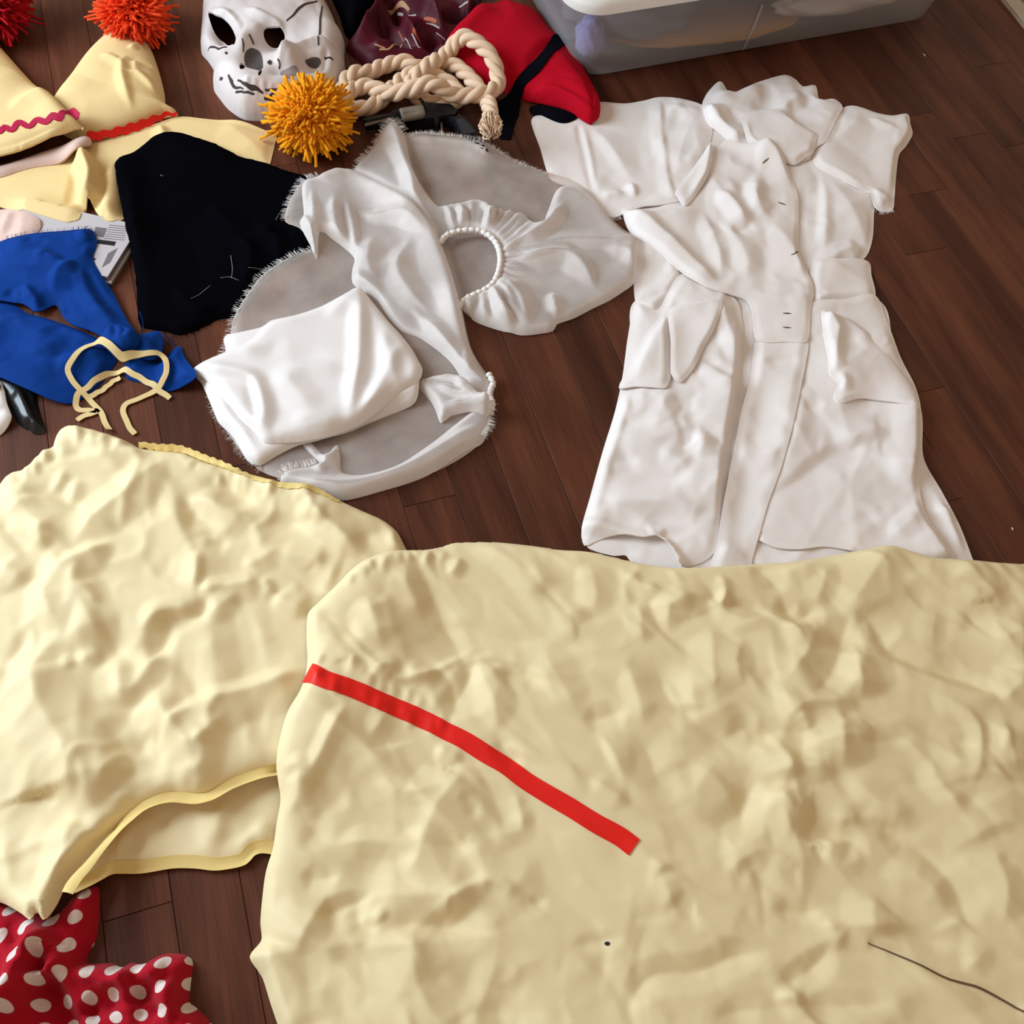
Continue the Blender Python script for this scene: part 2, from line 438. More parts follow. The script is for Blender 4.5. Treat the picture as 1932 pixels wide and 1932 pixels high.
# ------------------------------------------------------------------ materials
def principled(name, col, rough=0.85, spec=0.25, sheen=0.0):
    m = bpy.data.materials.new(name); m.use_nodes = True
    b = m.node_tree.nodes['Principled BSDF']
    b.inputs['Base Color'].default_value = (*col, 1); b.inputs['Roughness'].default_value = rough
    b.inputs['Specular IOR Level'].default_value = spec; b.inputs['Sheen Weight'].default_value = sheen
    return m, m.node_tree.nodes, m.node_tree.links, b
def fabric(name, col, rough=0.85, var=0.06, bump=0.25, scale=900, spec=0.2, sheen=0.0, trans=0.0, wr=0.0):
    m, N, L, b = principled(name, col, rough, spec, sheen)
    tc = N.new('ShaderNodeTexCoord')
    n1 = N.new('ShaderNodeTexNoise'); n1.inputs['Scale'].default_value = 9; n1.inputs['Detail'].default_value = 4
    L.new(tc.outputs['Object'], n1.inputs['Vector'])
    mx = N.new('ShaderNodeMix'); mx.data_type = 'RGBA'
    mx.inputs[6].default_value = (*[c * (1 - var) for c in col], 1); mx.inputs[7].default_value = (*[min(1, c * (1 + var)) for c in col], 1)
    L.new(n1.outputs['Fac'], mx.inputs[0]); L.new(mx.outputs[2], b.inputs['Base Color'])
    n2 = N.new('ShaderNodeTexNoise'); n2.inputs['Scale'].default_value = scale; n2.inputs['Detail'].default_value = 2
    L.new(tc.outputs['Object'], n2.inputs['Vector'])
    bp = N.new('ShaderNodeBump'); bp.inputs['Strength'].default_value = bump; bp.inputs['Distance'].default_value = 0.0008
    L.new(n2.outputs['Fac'], bp.inputs['Height'])
    if wr:
        n3 = N.new('ShaderNodeTexNoise'); n3.noise_type = 'RIDGED_MULTIFRACTAL'; n3.inputs['Scale'].default_value = 15; n3.inputs['Detail'].default_value = 4; n3.inputs['Lacunarity'].default_value = 2.3; n3.inputs['Distortion'].default_value = 0.9; n3.normalize = True
        L.new(tc.outputs['Object'], n3.inputs['Vector'])
        b2 = N.new('ShaderNodeBump'); b2.inputs['Strength'].default_value = wr; b2.inputs['Distance'].default_value = 0.006
        L.new(n3.outputs['Fac'], b2.inputs['Height']); L.new(b2.outputs['Normal'], bp.inputs['Normal'])
    L.new(bp.outputs['Normal'], b.inputs['Normal'])
    if trans:
        tr = N.new('ShaderNodeBsdfTranslucent'); tr.inputs[0].default_value = (*col, 1)
        ms = N.new('ShaderNodeMixShader'); ms.inputs[0].default_value = trans
        out = N['Material Output']; L.new(b.outputs[0], ms.inputs[1]); L.new(tr.outputs[0], ms.inputs[2]); L.new(ms.outputs[0], out.inputs[0])
    return m
def sheer(name, col, alpha):
    m = bpy.data.materials.new(name); m.use_nodes = True; N = m.node_tree.nodes; L = m.node_tree.links
    b = N['Principled BSDF']; b.inputs['Base Color'].default_value = (*col, 1); b.inputs['Roughness'].default_value = 0.55
    b.inputs['Specular IOR Level'].default_value = 0.3; b.inputs['Sheen Weight'].default_value = 0.2
    tr = N.new('ShaderNodeBsdfTransparent'); tl = N.new('ShaderNodeBsdfTranslucent'); tl.inputs[0].default_value = (*col, 1)
    m1 = N.new('ShaderNodeMixShader'); m1.inputs[0].default_value = 0.3
    L.new(b.outputs[0], m1.inputs[1]); L.new(tl.outputs[0], m1.inputs[2])
    tc = N.new('ShaderNodeTexCoord'); nz = N.new('ShaderNodeTexNoise'); nz.inputs['Scale'].default_value = 22; nz.inputs['Detail'].default_value = 5
    L.new(tc.outputs['Object'], nz.inputs['Vector'])
    mr = N.new('ShaderNodeMapRange'); mr.inputs[1].default_value = 0.3; mr.inputs[2].default_value = 0.7
    mr.inputs[3].default_value = max(0, alpha - 0.10); mr.inputs[4].default_value = min(1, alpha + 0.10)
    L.new(nz.outputs['Fac'], mr.inputs[0])
    ge = N.new('ShaderNodeNewGeometry'); sp = N.new('ShaderNodeSeparateXYZ'); L.new(ge.outputs['Normal'], sp.inputs[0])
    ab = N.new('ShaderNodeMath'); ab.operation = 'ABSOLUTE'; L.new(sp.outputs[2], ab.inputs[0])
    dn = N.new('ShaderNodeMapRange'); dn.inputs[1].default_value = 1.0; dn.inputs[2].default_value = 0.86; dn.inputs[3].default_value = 0.0; dn.inputs[4].default_value = 0.34   # bunched folds lie denser
    L.new(ab.outputs[0], dn.inputs[0])
    sm = N.new('ShaderNodeMath'); sm.operation = 'ADD'; sm.use_clamp = True; L.new(mr.outputs[0], sm.inputs[0]); L.new(dn.outputs[0], sm.inputs[1])
    m2 = N.new('ShaderNodeMixShader'); L.new(sm.outputs[0], m2.inputs[0]); L.new(tr.outputs[0], m2.inputs[1]); L.new(m1.outputs[0], m2.inputs[2])
    L.new(m2.outputs[0], N['Material Output'].inputs[0])
    return m

def wood():
    m, N, L, b = principled('stained_wood', (0.07, 0.022, 0.012), 0.46, 0.2)
    tc = N.new('ShaderNodeTexCoord'); oi = N.new('ShaderNodeObjectInfo')
    mp = N.new('ShaderNodeMapping'); mp.inputs['Scale'].default_value = (26, 2.2, 1)
    L.new(tc.outputs['Object'], mp.inputs['Vector'])
    sh = N.new('ShaderNodeVectorMath'); sh.operation = 'ADD'; L.new(mp.outputs[0], sh.inputs[0])
    sc = N.new('ShaderNodeVectorMath'); sc.operation = 'SCALE'; sc.inputs[0].default_value = (31, 57, 13); L.new(oi.outputs['Random'], sc.inputs['Scale'])
    L.new(sc.outputs[0], sh.inputs[1])
    n1 = N.new('ShaderNodeTexNoise'); n1.inputs['Scale'].default_value = 1.0; n1.inputs['Detail'].default_value = 7; n1.inputs['Distortion'].default_value = 0.5
    L.new(sh.outputs[0], n1.inputs['Vector'])
    mp2 = N.new('ShaderNodeMapping'); mp2.inputs['Scale'].default_value = (420, 14, 1); L.new(tc.outputs['Object'], mp2.inputs['Vector'])
    n2 = N.new('ShaderNodeTexNoise'); n2.inputs['Scale'].default_value = 1.0; n2.inputs['Detail'].default_value = 3; L.new(mp2.outputs[0], n2.inputs['Vector'])
    mp3 = N.new('ShaderNodeMapping'); mp3.inputs['Scale'].default_value = (14, 5, 1); L.new(tc.outputs['Object'], mp3.inputs['Vector'])
    n3 = N.new('ShaderNodeTexNoise'); n3.inputs['Scale'].default_value = 1.0; n3.inputs['Detail'].default_value = 2; L.new(mp3.outputs[0], n3.inputs['Vector'])
    cr1 = N.new('ShaderNodeValToRGB'); e = cr1.color_ramp.elements
    e[0].position = 0.30; e[0].color = (0.050, 0.0135, 0.0066, 1); e[1].position = 0.72; e[1].color = (0.128, 0.040, 0.0195, 1)
    L.new(n1.outputs['Fac'], cr1.inputs[0])
    # plank to plank tone
    mr = N.new('ShaderNodeMapRange'); mr.inputs[3].default_value = 0.78; mr.inputs[4].default_value = 1.22; L.new(oi.outputs['Random'], mr.inputs[0])
    mr2 = N.new('ShaderNodeMapRange'); mr2.inputs[1].default_value = 0.35; mr2.inputs[2].default_value = 0.65; mr2.inputs[3].default_value = 0.86; mr2.inputs[4].default_value = 1.14; L.new(n2.outputs['Fac'], mr2.inputs[0])
    mr3 = N.new('ShaderNodeMapRange'); mr3.inputs[1].default_value = 0.25; mr3.inputs[2].default_value = 0.5; mr3.inputs[3].default_value = 0.72; mr3.inputs[4].default_value = 1.05; L.new(n3.outputs['Fac'], mr3.inputs[0])
    a = N.new('ShaderNodeMath'); a.operation = 'MULTIPLY'; L.new(mr.outputs[0], a.inputs[0]); L.new(mr2.outputs[0], a.inputs[1])
    a2 = N.new('ShaderNodeMath'); a2.operation = 'MULTIPLY'; L.new(a.outputs[0], a2.inputs[0]); L.new(mr3.outputs[0], a2.inputs[1])
    v = N.new('ShaderNodeVectorMath'); v.operation = 'SCALE'; L.new(cr1.outputs[0], v.inputs[0]); L.new(a2.outputs[0], v.inputs['Scale'])
    L.new(v.outputs[0], b.inputs['Base Color'])
    bp = N.new('ShaderNodeBump'); bp.inputs['Strength'].default_value = 0.12; bp.inputs['Distance'].default_value = 0.0006
    L.new(n2.outputs['Fac'], bp.inputs['Height']); L.new(bp.outputs['Normal'], b.inputs['Normal'])
    return m

M = {}
M['wood'] = wood()
M['gap'] = principled('dark_gap', (0.006, 0.003, 0.002), 0.9)[0]
M['yellow'] = fabric('cream_yellow_cotton', (0.86, 0.715, 0.43), 0.6, 0.03, 0.15, 1100, 0.3, 0.0, 0.04, 0.34)
M['yellow_dark'] = fabric('golden_yellow_tape', (0.80, 0.60, 0.23), 0.6, 0.04, 0.2, 900, 0.3)
M['felt_yellow'] = fabric('pale_yellow_felt', (0.77, 0.565, 0.275), 0.9, 0.04, 0.5, 700, 0.1)
M['white'] = fabric('white_cotton', (0.92, 0.855, 0.835), 0.65, 0.02, 0.15, 1100, 0.25, 0.0, 0.06, 0.34)
M['satin'] = fabric('white_satin', (0.87, 0.81, 0.79), 0.42, 0.02, 0.05, 900, 0.4, 0.1, 0.05, 0.05)
M['fringe'] = fabric('white_frayed_thread', (0.85, 0.80, 0.77), 0.8, 0.02, 0.1)
M['sheer'] = sheer('sheer_white_organza', (0.92, 0.80, 0.74), 0.47)
M['sheer2'] = sheer('sheer_white_organza_dense', (0.92, 0.85, 0.82), 0.56)
M['black'] = fabric('black_wool', (0.0022, 0.0022, 0.0032), 1.0, 0.15, 0.4, 800, 0.0)
M['navyblack'] = fabric('black_ribbon', (0.003, 0.003, 0.006), 0.9, 0.1, 0.3, 800, 0.03)
M['vinyl'] = principled('black_vinyl', (0.006, 0.006, 0.007), 0.3, 0.45)[0]
M['blue'] = fabric('royal_blue_cotton', (0.002, 0.034, 0.205), 0.8, 0.06, 0.2, 900, 0.08, 0.0, 0.0, 0.06)
M['red_ribbon'] = fabric('bright_red_ribbon', (0.80, 0.012, 0.006), 0.5, 0.04, 0.2, 900, 0.3)
M['red_felt'] = fabric('red_felt', (0.46, 0.002, 0.014), 0.9, 0.05, 0.4, 800, 0.1)
M['magenta'] = fabric('magenta_ric_rac', (0.42, 0.008, 0.055), 0.7, 0.04, 0.2)
M['orange_red'] = fabric('orange_red_yarn', (0.86, 0.075, 0.018), 0.85, 0.15, 0.3, 900, 0.1)
M['crimson'] = fabric('crimson_yarn', (0.42, 0.006, 0.012), 0.85, 0.15, 0.3, 900, 0.1)
M['orange'] = fabric('golden_orange_yarn', (0.90, 0.34, 0.012), 0.85, 0.18, 0.3, 900, 0.1)
M['rope'] = fabric('cream_cotton_rope', (0.75, 0.545, 0.39), 0.85, 0.08, 0.5, 500, 0.15)
M['burgundy'] = fabric('burgundy_satin', (0.060, 0.0012, 0.008), 0.5, 0.1, 0.1, 900, 0.15)
M['stripe_beige'] = fabric('beige_stripe', (0.42, 0.23, 0.12), 0.5, 0.05, 0.1)
M['stripe_grey'] = fabric('pale_grey_stripe', (0.45, 0.38, 0.37), 0.5, 0.05, 0.1)
M['stripe_orange'] = fabric('rust_stripe', (0.40, 0.08, 0.02), 0.5, 0.05, 0.1)
M['gun'] = principled('black_metal', (0.005, 0.005, 0.007), 0.34, 0.3)[0]
M['gun_grip'] = principled('blue_black_plastic', (0.010, 0.014, 0.024), 0.28, 0.5)[0]
m, N_, L_, b_ = principled('dull_nickel', (0.23, 0.195, 0.155), 0.5, 0.4); b_.inputs['Metallic'].default_value = 0.25; M['nickel'] = m
M['mask'] = fabric('white_rubber', (0.64, 0.565, 0.55), 0.42, 0.05, 0.1, 300, 0.4)
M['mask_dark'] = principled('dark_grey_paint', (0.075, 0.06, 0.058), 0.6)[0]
M['crack'] = principled('dark_brown_paint', (0.045, 0.028, 0.025), 0.6)[0]
M['mask_shade'] = principled('grey_brown_cheek_shade', (0.26, 0.21, 0.20), 0.6)[0]
M['pinkcloth'] = fabric('pale_pink_cloth', (0.62, 0.43, 0.37), 0.85, 0.05)
M['paper'] = principled('pale_printed_paper', (0.50, 0.45, 0.46), 0.45, 0.3)[0]
M['pages'] = principled('page_edges', (0.20, 0.18, 0.18), 0.8)[0]
M['ink'] = principled('black_ink', (0.012, 0.011, 0.014), 0.5)[0]
M['ink_grey'] = principled('grey_ink', (0.16, 0.14, 0.15), 0.5)[0]
M['register'] = principled('cream_enamel', (0.52, 0.47, 0.40), 0.5, 0.3)[0]
M['thread'] = principled('brown_thread', (0.16, 0.09, 0.045), 0.8)[0]
M['lint'] = principled('white_lint', (0.7, 0.62, 0.55), 0.8)[0]
M['lid'] = principled('white_plastic', (0.82, 0.79, 0.76), 0.35, 0.4)[0]

def clear_plastic():
    m = bpy.data.materials.new('frosted_clear_plastic'); m.use_nodes = True; N = m.node_tree.nodes; L = m.node_tree.links
    b = N['Principled BSDF']; b.inputs['Base Color'].default_value = (0.72, 0.71, 0.73, 1); b.inputs['Roughness'].default_value = 0.3
    tr = N.new('ShaderNodeBsdfTransparent'); tr.inputs[0].default_value = (0.93, 0.93, 0.95, 1)
    ms = N.new('ShaderNodeMixShader'); ms.inputs[0].default_value = 0.30
    L.new(tr.outputs[0], ms.inputs[1]); L.new(b.outputs[0], ms.inputs[2]); L.new(ms.outputs[0], N['Material Output'].inputs[0])
    return m
M['clear'] = clear_plastic()

def polka():
    m, N, L, b = principled('red_polka_dot_fleece', (0.42, 0.004, 0.016), 0.9, 0.12, 0.08)
    uv = N.new('ShaderNodeUVMap')
    def vm(op, a, c=None, s=None):
        n = N.new('ShaderNodeVectorMath'); n.operation = op
        L.new(a, n.inputs[0])
        if c is not None: n.inputs[1].default_value = c
        if s is not None: n.inputs['Scale'].default_value = s
        return n.outputs[0 if op != 'LENGTH' else 1]
    sc = vm('SCALE', uv.outputs[0], s=1 / 0.028)
    ds = []
    for off in ((0, 0, 0), (0.5, 0.5, 0)):
        a = vm('ADD', sc, off); f = vm('FRACTION', a); g = vm('SUBTRACT', f, (0.5, 0.5, 0))
        ds.append(vm('LENGTH', g))
    mn = N.new('ShaderNodeMath'); mn.operation = 'MINIMUM'; L.new(ds[0], mn.inputs[0]); L.new(ds[1], mn.inputs[1])
    mr = N.new('ShaderNodeMapRange'); mr.inputs[1].default_value = 0.185; mr.inputs[2].default_value = 0.205; mr.inputs[3].default_value = 1; mr.inputs[4].default_value = 0
    L.new(mn.outputs[0], mr.inputs[0])
    mx = N.new('ShaderNodeMix'); mx.data_type = 'RGBA'; mx.inputs[6].default_value = (0.40, 0.004, 0.016, 1); mx.inputs[7].default_value = (0.72, 0.60, 0.56, 1)
    L.new(mr.outputs[0], mx.inputs[0]); L.new(mx.outputs[2], b.inputs['Base Color'])
    tc = N.new('ShaderNodeTexCoord'); n2 = N.new('ShaderNodeTexNoise'); n2.inputs['Scale'].default_value = 500; L.new(tc.outputs['Object'], n2.inputs['Vector'])
    bp = N.new('ShaderNodeBump'); bp.inputs['Strength'].default_value = 0.5; bp.inputs['Distance'].default_value = 0.001
    L.new(n2.outputs['Fac'], bp.inputs['Height']); L.new(bp.outputs['Normal'], b.inputs['Normal'])
    return m
M['polka'] = polka()

# fold shorthand: pixels, height mm, reach left / right mm
def fd(P, H, wl, wr, p=1.6, taper=0.3, **k):
    return dict(P=P, H=H / 1000, wl=wl / 1000, wr=wr / 1000, p=p, taper=taper, **k)
def rfolds(poly_px, n, seed, H=(1.5, 4), L=(40, 130), w=(10, 30), ang=None, spread=1.0, zref=0.006):
    """short random creases inside a pixel polygon"""
    rs = np.random.RandomState(seed); P = np.array(poly_px, float); out = []
    lo, hi = P.min(0), P.max(0); lo = np.maximum(lo, -150); hi = np.minimum(hi, 2080)
    while len(out) < n:
        c = rs.uniform(lo, hi)
        if not inside(P, c[:1], c[1:])[0]: continue
        a = rs.uniform(0, math.pi) if ang is None else ang + rs.uniform(-1, 1) * spread
        l = rs.uniform(*L); k = rs.uniform(-0.35, 0.35) * l
        d = np.array([math.cos(a), math.sin(a)]); q = np.array([-d[1], d[0]])
        pts = [tuple(c - d * l / 2), tuple(c + q * k), tuple(c + d * l / 2)]
        h = rs.uniform(*H) * (1 if rs.rand() < 0.65 else -0.8)
        w1 = rs.uniform(*w); w2 = w1 * rs.choice([0.35, 0.5, 1, 1.6])
        if rs.rand() < 0.5: w1, w2 = w2, w1
        out.append(fd(pts, h, w1, w2, 1.4, 0.45))
    return out

# ================================================================== floor
def build_floor():
    V = [(-2.6, -1.0, -0.013), (2.8, -1.0, -0.013), (2.8, 3.2, -0.013), (-2.6, 3.2, -0.013)]
    fl = add_mesh('floor', V, [[0, 1, 2, 3]], M['gap'], None, False); fl['kind'] = 'structure'
    edges = [-1.3565 + 0.0647 * k for k in range(0, 28)]
    edges = [e for e in edges if e < 0.38] + [0.3955 + 0.0682 * k for k in range(0, 26)]
    fixed = {0.133: [0.621], 0.941: [0.8395], 1.009: [0.951], 0.873: [], 0.805: [0.6097]}
    rs = np.random.RandomState(11)
    e_ax = np.array([math.cos(YAW), -math.sin(YAW)]); d_ax = np.array([math.sin(YAW), math.cos(YAW)])
    def visible(x0, y0, x1, y1):
        for a in np.linspace(0, 1, 3):
            for b in np.linspace(0, 1, 7):
                p = e_ax * (x0 + (x1 - x0) * a) + d_ax * (y0 + (y1 - y0) * b)
                u, v = toimg(np.array([p[0]]), np.array([p[1]]), np.array([0.0]))
                if -260 < u[0] < 2190 and -260 < v[0] < 2190: return True
        return False
    for r in range(len(edges) - 1):
        a, b = edges[r], edges[r + 1]
        cuts = None
        for k, c in fixed.items():
            if abs(k - a) < 0.012: cuts = list(c)
        if cuts is None: cuts = [rs.uniform(-0.2, 0.5)]
        if not cuts: cuts = [rs.uniform(1.2, 1.5)]
        lo = [cuts[0]]
        while lo[0] > -0.7: lo.insert(0, lo[0] - rs.uniform(0.35, 0.95))
        while lo[-1] < 2.6: lo.append(lo[-1] + rs.uniform(0.35, 0.95))
        for y0, y1 in zip(lo[:-1], lo[1:]):
            if not visible(a, y0, b, y1): continue
            g, ch = 0.0003, 0.0003
            w, l = (b - a) / 2 - g, (y1 - y0) / 2 - g
            V = []
            for z, i in ((-0.012, 0), (-ch, 0), (0, ch)):
                V += [(-w + i, -l + i, z), (w - i, -l + i, z), (w - i, l - i, z), (-w + i, l - i, z)]
            Fc = [[8, 9, 10, 11]]
            for k in (0, 4):
                for q in range(4):
                    q2 = (q + 1) % 4; Fc.append([k + q, k + q2, k + 4 + q2, k + 4 + q])
            me = bpy.data.meshes.new('plank'); me.from_pydata(V, [], Fc); me.materials.append(M['wood']); me.update()
            o = bpy.data.objects.new('plank', me); link(o, fl)
            c = e_ax * (a + b) / 2 + d_ax * (y0 + y1) / 2
            o.location = (c[0], c[1], 0); o.rotation_euler = (0, 0, -YAW)
build_floor()

def centroid(pts, z=0.0):
    p = WP(pts, z); p = p[(np.abs(p) < 5).all(1)]; return (p[:, 0].mean(), p[:, 1].mean(), 0.0)
def patch(name, c, pts, mat, parent, lift=0.0006, z=None, h=0.0025, label=None):
    poly = smooth_closed(snap(pts, c.Z, c.zref if z is None else z), 0.003)
    x0, y0 = poly.min(0) - h; x1, y1 = poly.max(0) + h
    nx, ny = int((x1 - x0) / h) + 2, int((y1 - y0) / h) + 2
    gx = x0 + np.arange(nx) * h; gy = y0 + np.arange(ny) * h
    CX, CY = np.meshgrid(gx[:-1] + h / 2, gy[:-1] + h / 2)
    ok = inside(poly, CX.ravel(), CY.ravel()).reshape(CX.shape); j, i = np.nonzero(ok)
    quad = np.stack([j * nx + i, j * nx + i + 1, (j + 1) * nx + i + 1, (j + 1) * nx + i], 1)
    used, inv = np.unique(quad, return_inverse=True); quad = inv.reshape(-1, 4)
    X = gx[used % nx].copy(); Y = gy[used // nx].copy()
    b = np.bincount(quad.ravel(), minlength=len(used)) < 4
    _, bx, by = dist_poly(poly, X[b], Y[b], True); X[b] = bx; Y[b] = by
    return add_mesh(name, np.stack([X, Y, c.Z(X, Y) + lift], 1), quad, mat, parent, True, label)
def fringe(name, c, pts, mat, parent, n=200, length=(6, 14), seed=3, r=0.00022, spread=0.6, out=1):
    """loose threads standing out of a frayed edge (pixel polyline, outward = left of travel * out)"""
    rs = np.random.RandomState(seed); P = smooth_open(WP(pts, c.zref), 0.002)
    T = np.gradient(P, axis=0); T /= np.linalg.norm(T, axis=1)[:, None]; N = np.stack([-T[:, 1], T[:, 0]], 1) * out
    V = []; Fc = []
    for k in range(n):
        i = rs.randint(len(P)); d = N[i] + T[i] * rs.uniform(-spread, spread); l = rs.uniform(*length) / 1000
        p0 = P[i] - N[i] * 0.004; d2 = d + T[i] * rs.uniform(-0.5, 0.5)
        z0 = sample(SUP, p0[:1], p0[1:])[0] + 0.001
        pts3 = [np.array([*p0, z0]), np.array([*(P[i] + d * l * 0.5), max(z0 - 0.001, 0.001) + rs.uniform(0, .002)]), np.array([*(P[i] + d * l * 0.5 + d2 * l * 0.5), max(0.001, z0 - 0.002) + rs.uniform(0, .003)])]
        b = len(V)
        for q, p in enumerate(pts3):
            s = r * (1 - 0.3 * q)
            pr = np.array([*T[i], 0]) * s
            V += [p - pr, p + pr, p + np.array([0, 0, s * 1.5])]
        for q in range(2):
            o = b + q * 3
            Fc += [[o, o + 1, o + 4, o + 3], [o + 1, o + 2, o + 5, o + 4], [o + 2, o, o + 3, o + 5]]
    return add_mesh(name, np.array(V), Fc, mat, parent, False, kind='stuff')
def pompom_mesh(center, R, n, seed, r=0.0017, flat=0.85):
    rs = np.random.RandomState(seed); parts = []
    for k in range(n):
        d = rs.normal(size=3); d /= np.linalg.norm(d)
        if d[2] < -0.75: d[2] *= -1
        l = R * rs.uniform(0.90, 1.04); q = rs.normal(size=3) * 0.20
        p = [center + d * R * 0.1, center + (d + q * 0.25) * l * 0.55, center + (d + q * 0.7) * l * 0.82, center + (d + q * 1.3 + np.array([0, 0, -0.05])) * l]
        p = np.array(p); p[:, 2] = center[2] + (p[:, 2] - center[2]) * flat; p[:, 2] = np.maximum(p[:, 2], 0.0015)
        parts.append(tube_mesh(p, [r * 0.7, r, r * 1.2, r * 1.15], 4))
    return merge(parts)
def core_mesh(center, R, flat=0.8):
    bm = bmesh.new(); bmesh.ops.create_icosphere(bm, subdivisions=3, radius=R)
    for v in bm.verts: v.co.z *= flat; v.co += Vector(center)
    return bm

# ================================================================== storage bin
def build_bin():
    A = W(1088, 156); B = W(1764, 38); a = B - A; Lx = np.linalg.norm(a); a /= Lx; b = np.array([-a[1], a[0]]); D = 0.40
    H = 0.150
    t = thing('storage_bin', 'clear frosted plastic storage bin with a white lid, at the top of the picture', 'bin', (*(A + a * Lx / 2 + b * D / 2), 0))
    def loop(off, z, rad, n=8):
        out = []
        for (cx, cy, a0) in ((off * -1 + rad, -off + rad, math.pi), (Lx + off - rad, -off + rad, 1.5 * math.pi), (Lx + off - rad, D + off - rad, 0), (-off + rad, D + off - rad, .5 * math.pi)):
            for k in range(n + 1):
                an = a0 + k / n * math.pi / 2
                p = A + a * (cx + rad * math.cos(an)) + b * (cy + rad * math.sin(an)); out.append((p[0], p[1], z))
        return out
    prof = [(-0.010, 0.0015), (-0.002, 0.006), (0.006, 0.05), (0.0125, 0.100), (0.0165, 0.103), (0.022, H), (0.030, H + 0.004)]
    V = []; Fc = []
    for off, z in prof: V += loop(off, z, 0.045)
    n = len(loop(0, 0, 0.04))
    for i in range(len(prof) - 1):
        for k in range(n):
            k2 = (k + 1) % n; Fc.append([i * n + k, i * n + k2, (i + 1) * n + k2, (i + 1) * n + k])
    Fc.append(list(range(n))[::-1])
    add_mesh('body', V, Fc, M['clear'], t)
    # lid
    prof = [(0.034, H - 0.014), (0.036, H - 0.002), (0.034, H + 0.006), (0.025, H + 0.009), (0.012, H + 0.006), (0.0, H + 0.005)]
    V = []; Fc = []
    for off, z in prof: V += loop(off, z, 0.055)
    for i in range(len(prof) - 1):
        for k in range(n):
            k2 = (k + 1) % n; Fc.append([i * n + k, i * n + k2, (i + 1) * n + k2, (i + 1) * n + k])
    Fc.append([(len(prof) - 1) * n + k for k in range(n)])
    add_mesh('lid', V, Fc, M['lid'], t, label='white plastic lid')
    # handle clip at the left end
    P = [(*(A + b * 0.2 - a * 0.016), 0.10), (*(A + b * 0.2 - a * 0.030), 0.12), (*(A + b * 0.2 - a * 0.036), 0.145)]
    v, f = tube_mesh(np.array(P), 0.012, 8); add_mesh('handle', v, f, M['clear'], t)
    # moulded rib on the front wall
    q = A + a * (Lx * 0.44) - b * 0.004
    v, f = tube_mesh(np.array([(*(q + b * 0.004), 0.008), (*(q - b * 0.006), 0.05), (*(q - b * 0.0125), 0.098)]), 0.0022, 6); add_mesh('moulded_rib', v, f, M['clear'], t)
    # contents
    def blob(name, label, cat, u, v_, z, rx, ry, rz, mat, seed, rot=0.0):
        bm = bmesh.new(); bmesh.ops.create_icosphere(bm, subdivisions=4, radius=1)
        P = np.array([v.co[:] for v in bm.verts])
        n1 = noise(P[:, 0] * 1.0 + P[:, 2] * 0.7, P[:, 1] - P[:, 2] * 0.5, 0.55, seed) * 0.28 + np.abs(noise(P[:, 0] + P[:, 2], P[:, 1] + P[:, 2], 0.25, seed + 3)) * 0.22
        c = A + a * u + b * v_
        for v, k in zip(bm.verts, n1):
            p = np.array(v.co[:]) * (1 + k)
            x = p[0] * rx; y = p[1] * ry; zz = max(p[2] * rz + z, 0.006)
            w = c + a * (x * math.cos(rot) - y * math.sin(rot)) + b * (x * math.sin(rot) + y * math.cos(rot)); v.co = (w[0], w[1], zz)
        tt = thing(name, label, cat, (*c, 0.006)); bm_obj('cloth', bm, mat, tt, True)
    grey = fabric('grey_cloth', (0.20, 0.19, 0.20), 0.85); pink = fabric('dusty_pink_cloth', (0.45, 0.13, 0.15), 0.85); lilac = fabric('lilac_cloth', (0.30, 0.30, 0.55), 0.85)
    tan = fabric('tan_cloth', (0.55, 0.26, 0.06), 0.85); fl = fabric('white_fluff', (0.85, 0.78, 0.74), 0.9); dk = fabric('dark_cloth', (0.06, 0.05, 0.055), 0.85)
    blob('white_fluffy_roll', 'white fluffy rolled cloth seen through the right half of the clear bin', 'cloth', Lx - 0.17, 0.045, 0.050, 0.125, 0.032, 0.030, fl, 4)
    blob('grey_folded_cloth', 'grey crumpled cloth filling the left half of the clear bin', 'cloth', 0.13, 0.12, 0.055, 0.11, 0.09, 0.045, grey, 14)
    blob('tan_folded_cloth', 'tan and orange cloth along the bottom of the clear bin', 'cloth', 0.27, 0.07, 0.016, 0.17, 0.05, 0.010, tan, 24)
    blob('pink_folded_cloth', 'dusty pink cloth under the lid at the left of the clear bin', 'cloth', 0.17, 0.10, 0.115, 0.09, 0.07, 0.022, pink, 34)
    blob('lilac_folded_cloth', 'lilac cloth in the left front corner of the clear bin', 'cloth', 0.035, 0.045, 0.045, 0.022, 0.024, 0.034, lilac, 44)
    blob('dark_folded_cloth', 'dark cloth in the middle of the clear bin', 'cloth', 0.36, 0.14, 0.075, 0.12, 0.08, 0.045, dk, 54)
build_bin()

# ================================================================== floor register (top right corner)
def build_register():
    P0 = W(1886, 0); P1 = W(1934, 59); d = (P1 - P0); d /= np.linalg.norm(d); e = np.array([-d[1], d[0]])
    S = P0 - d * 0.20
    t = thing('floor_register', 'cream metal floor register with dark slots in the top right corner', 'floor vent', (*(S + d * 0.16 + e * 0.06), 0))
    bm = prism([S, S + d * 0.33, S + d * 0.33 + e * 0.14, S + e * 0.14], 0.0003, 0.006, 0.003); bm_obj('frame', bm, M['register'], t)
    for k in range(9):
        q = S + d * (0.03 + 0.031 * k) + e * 0.030
        for r_ in (0, 0.045):
            w = q + e * r_
            bm = prism([w, w + d * 0.009 + e * 0.004, w + d * 0.009 + e * 0.038, w + e * 0.034], 0.0058, 0.0063); bm_obj('slot', bm, M['ink_grey'], t)
build_register()

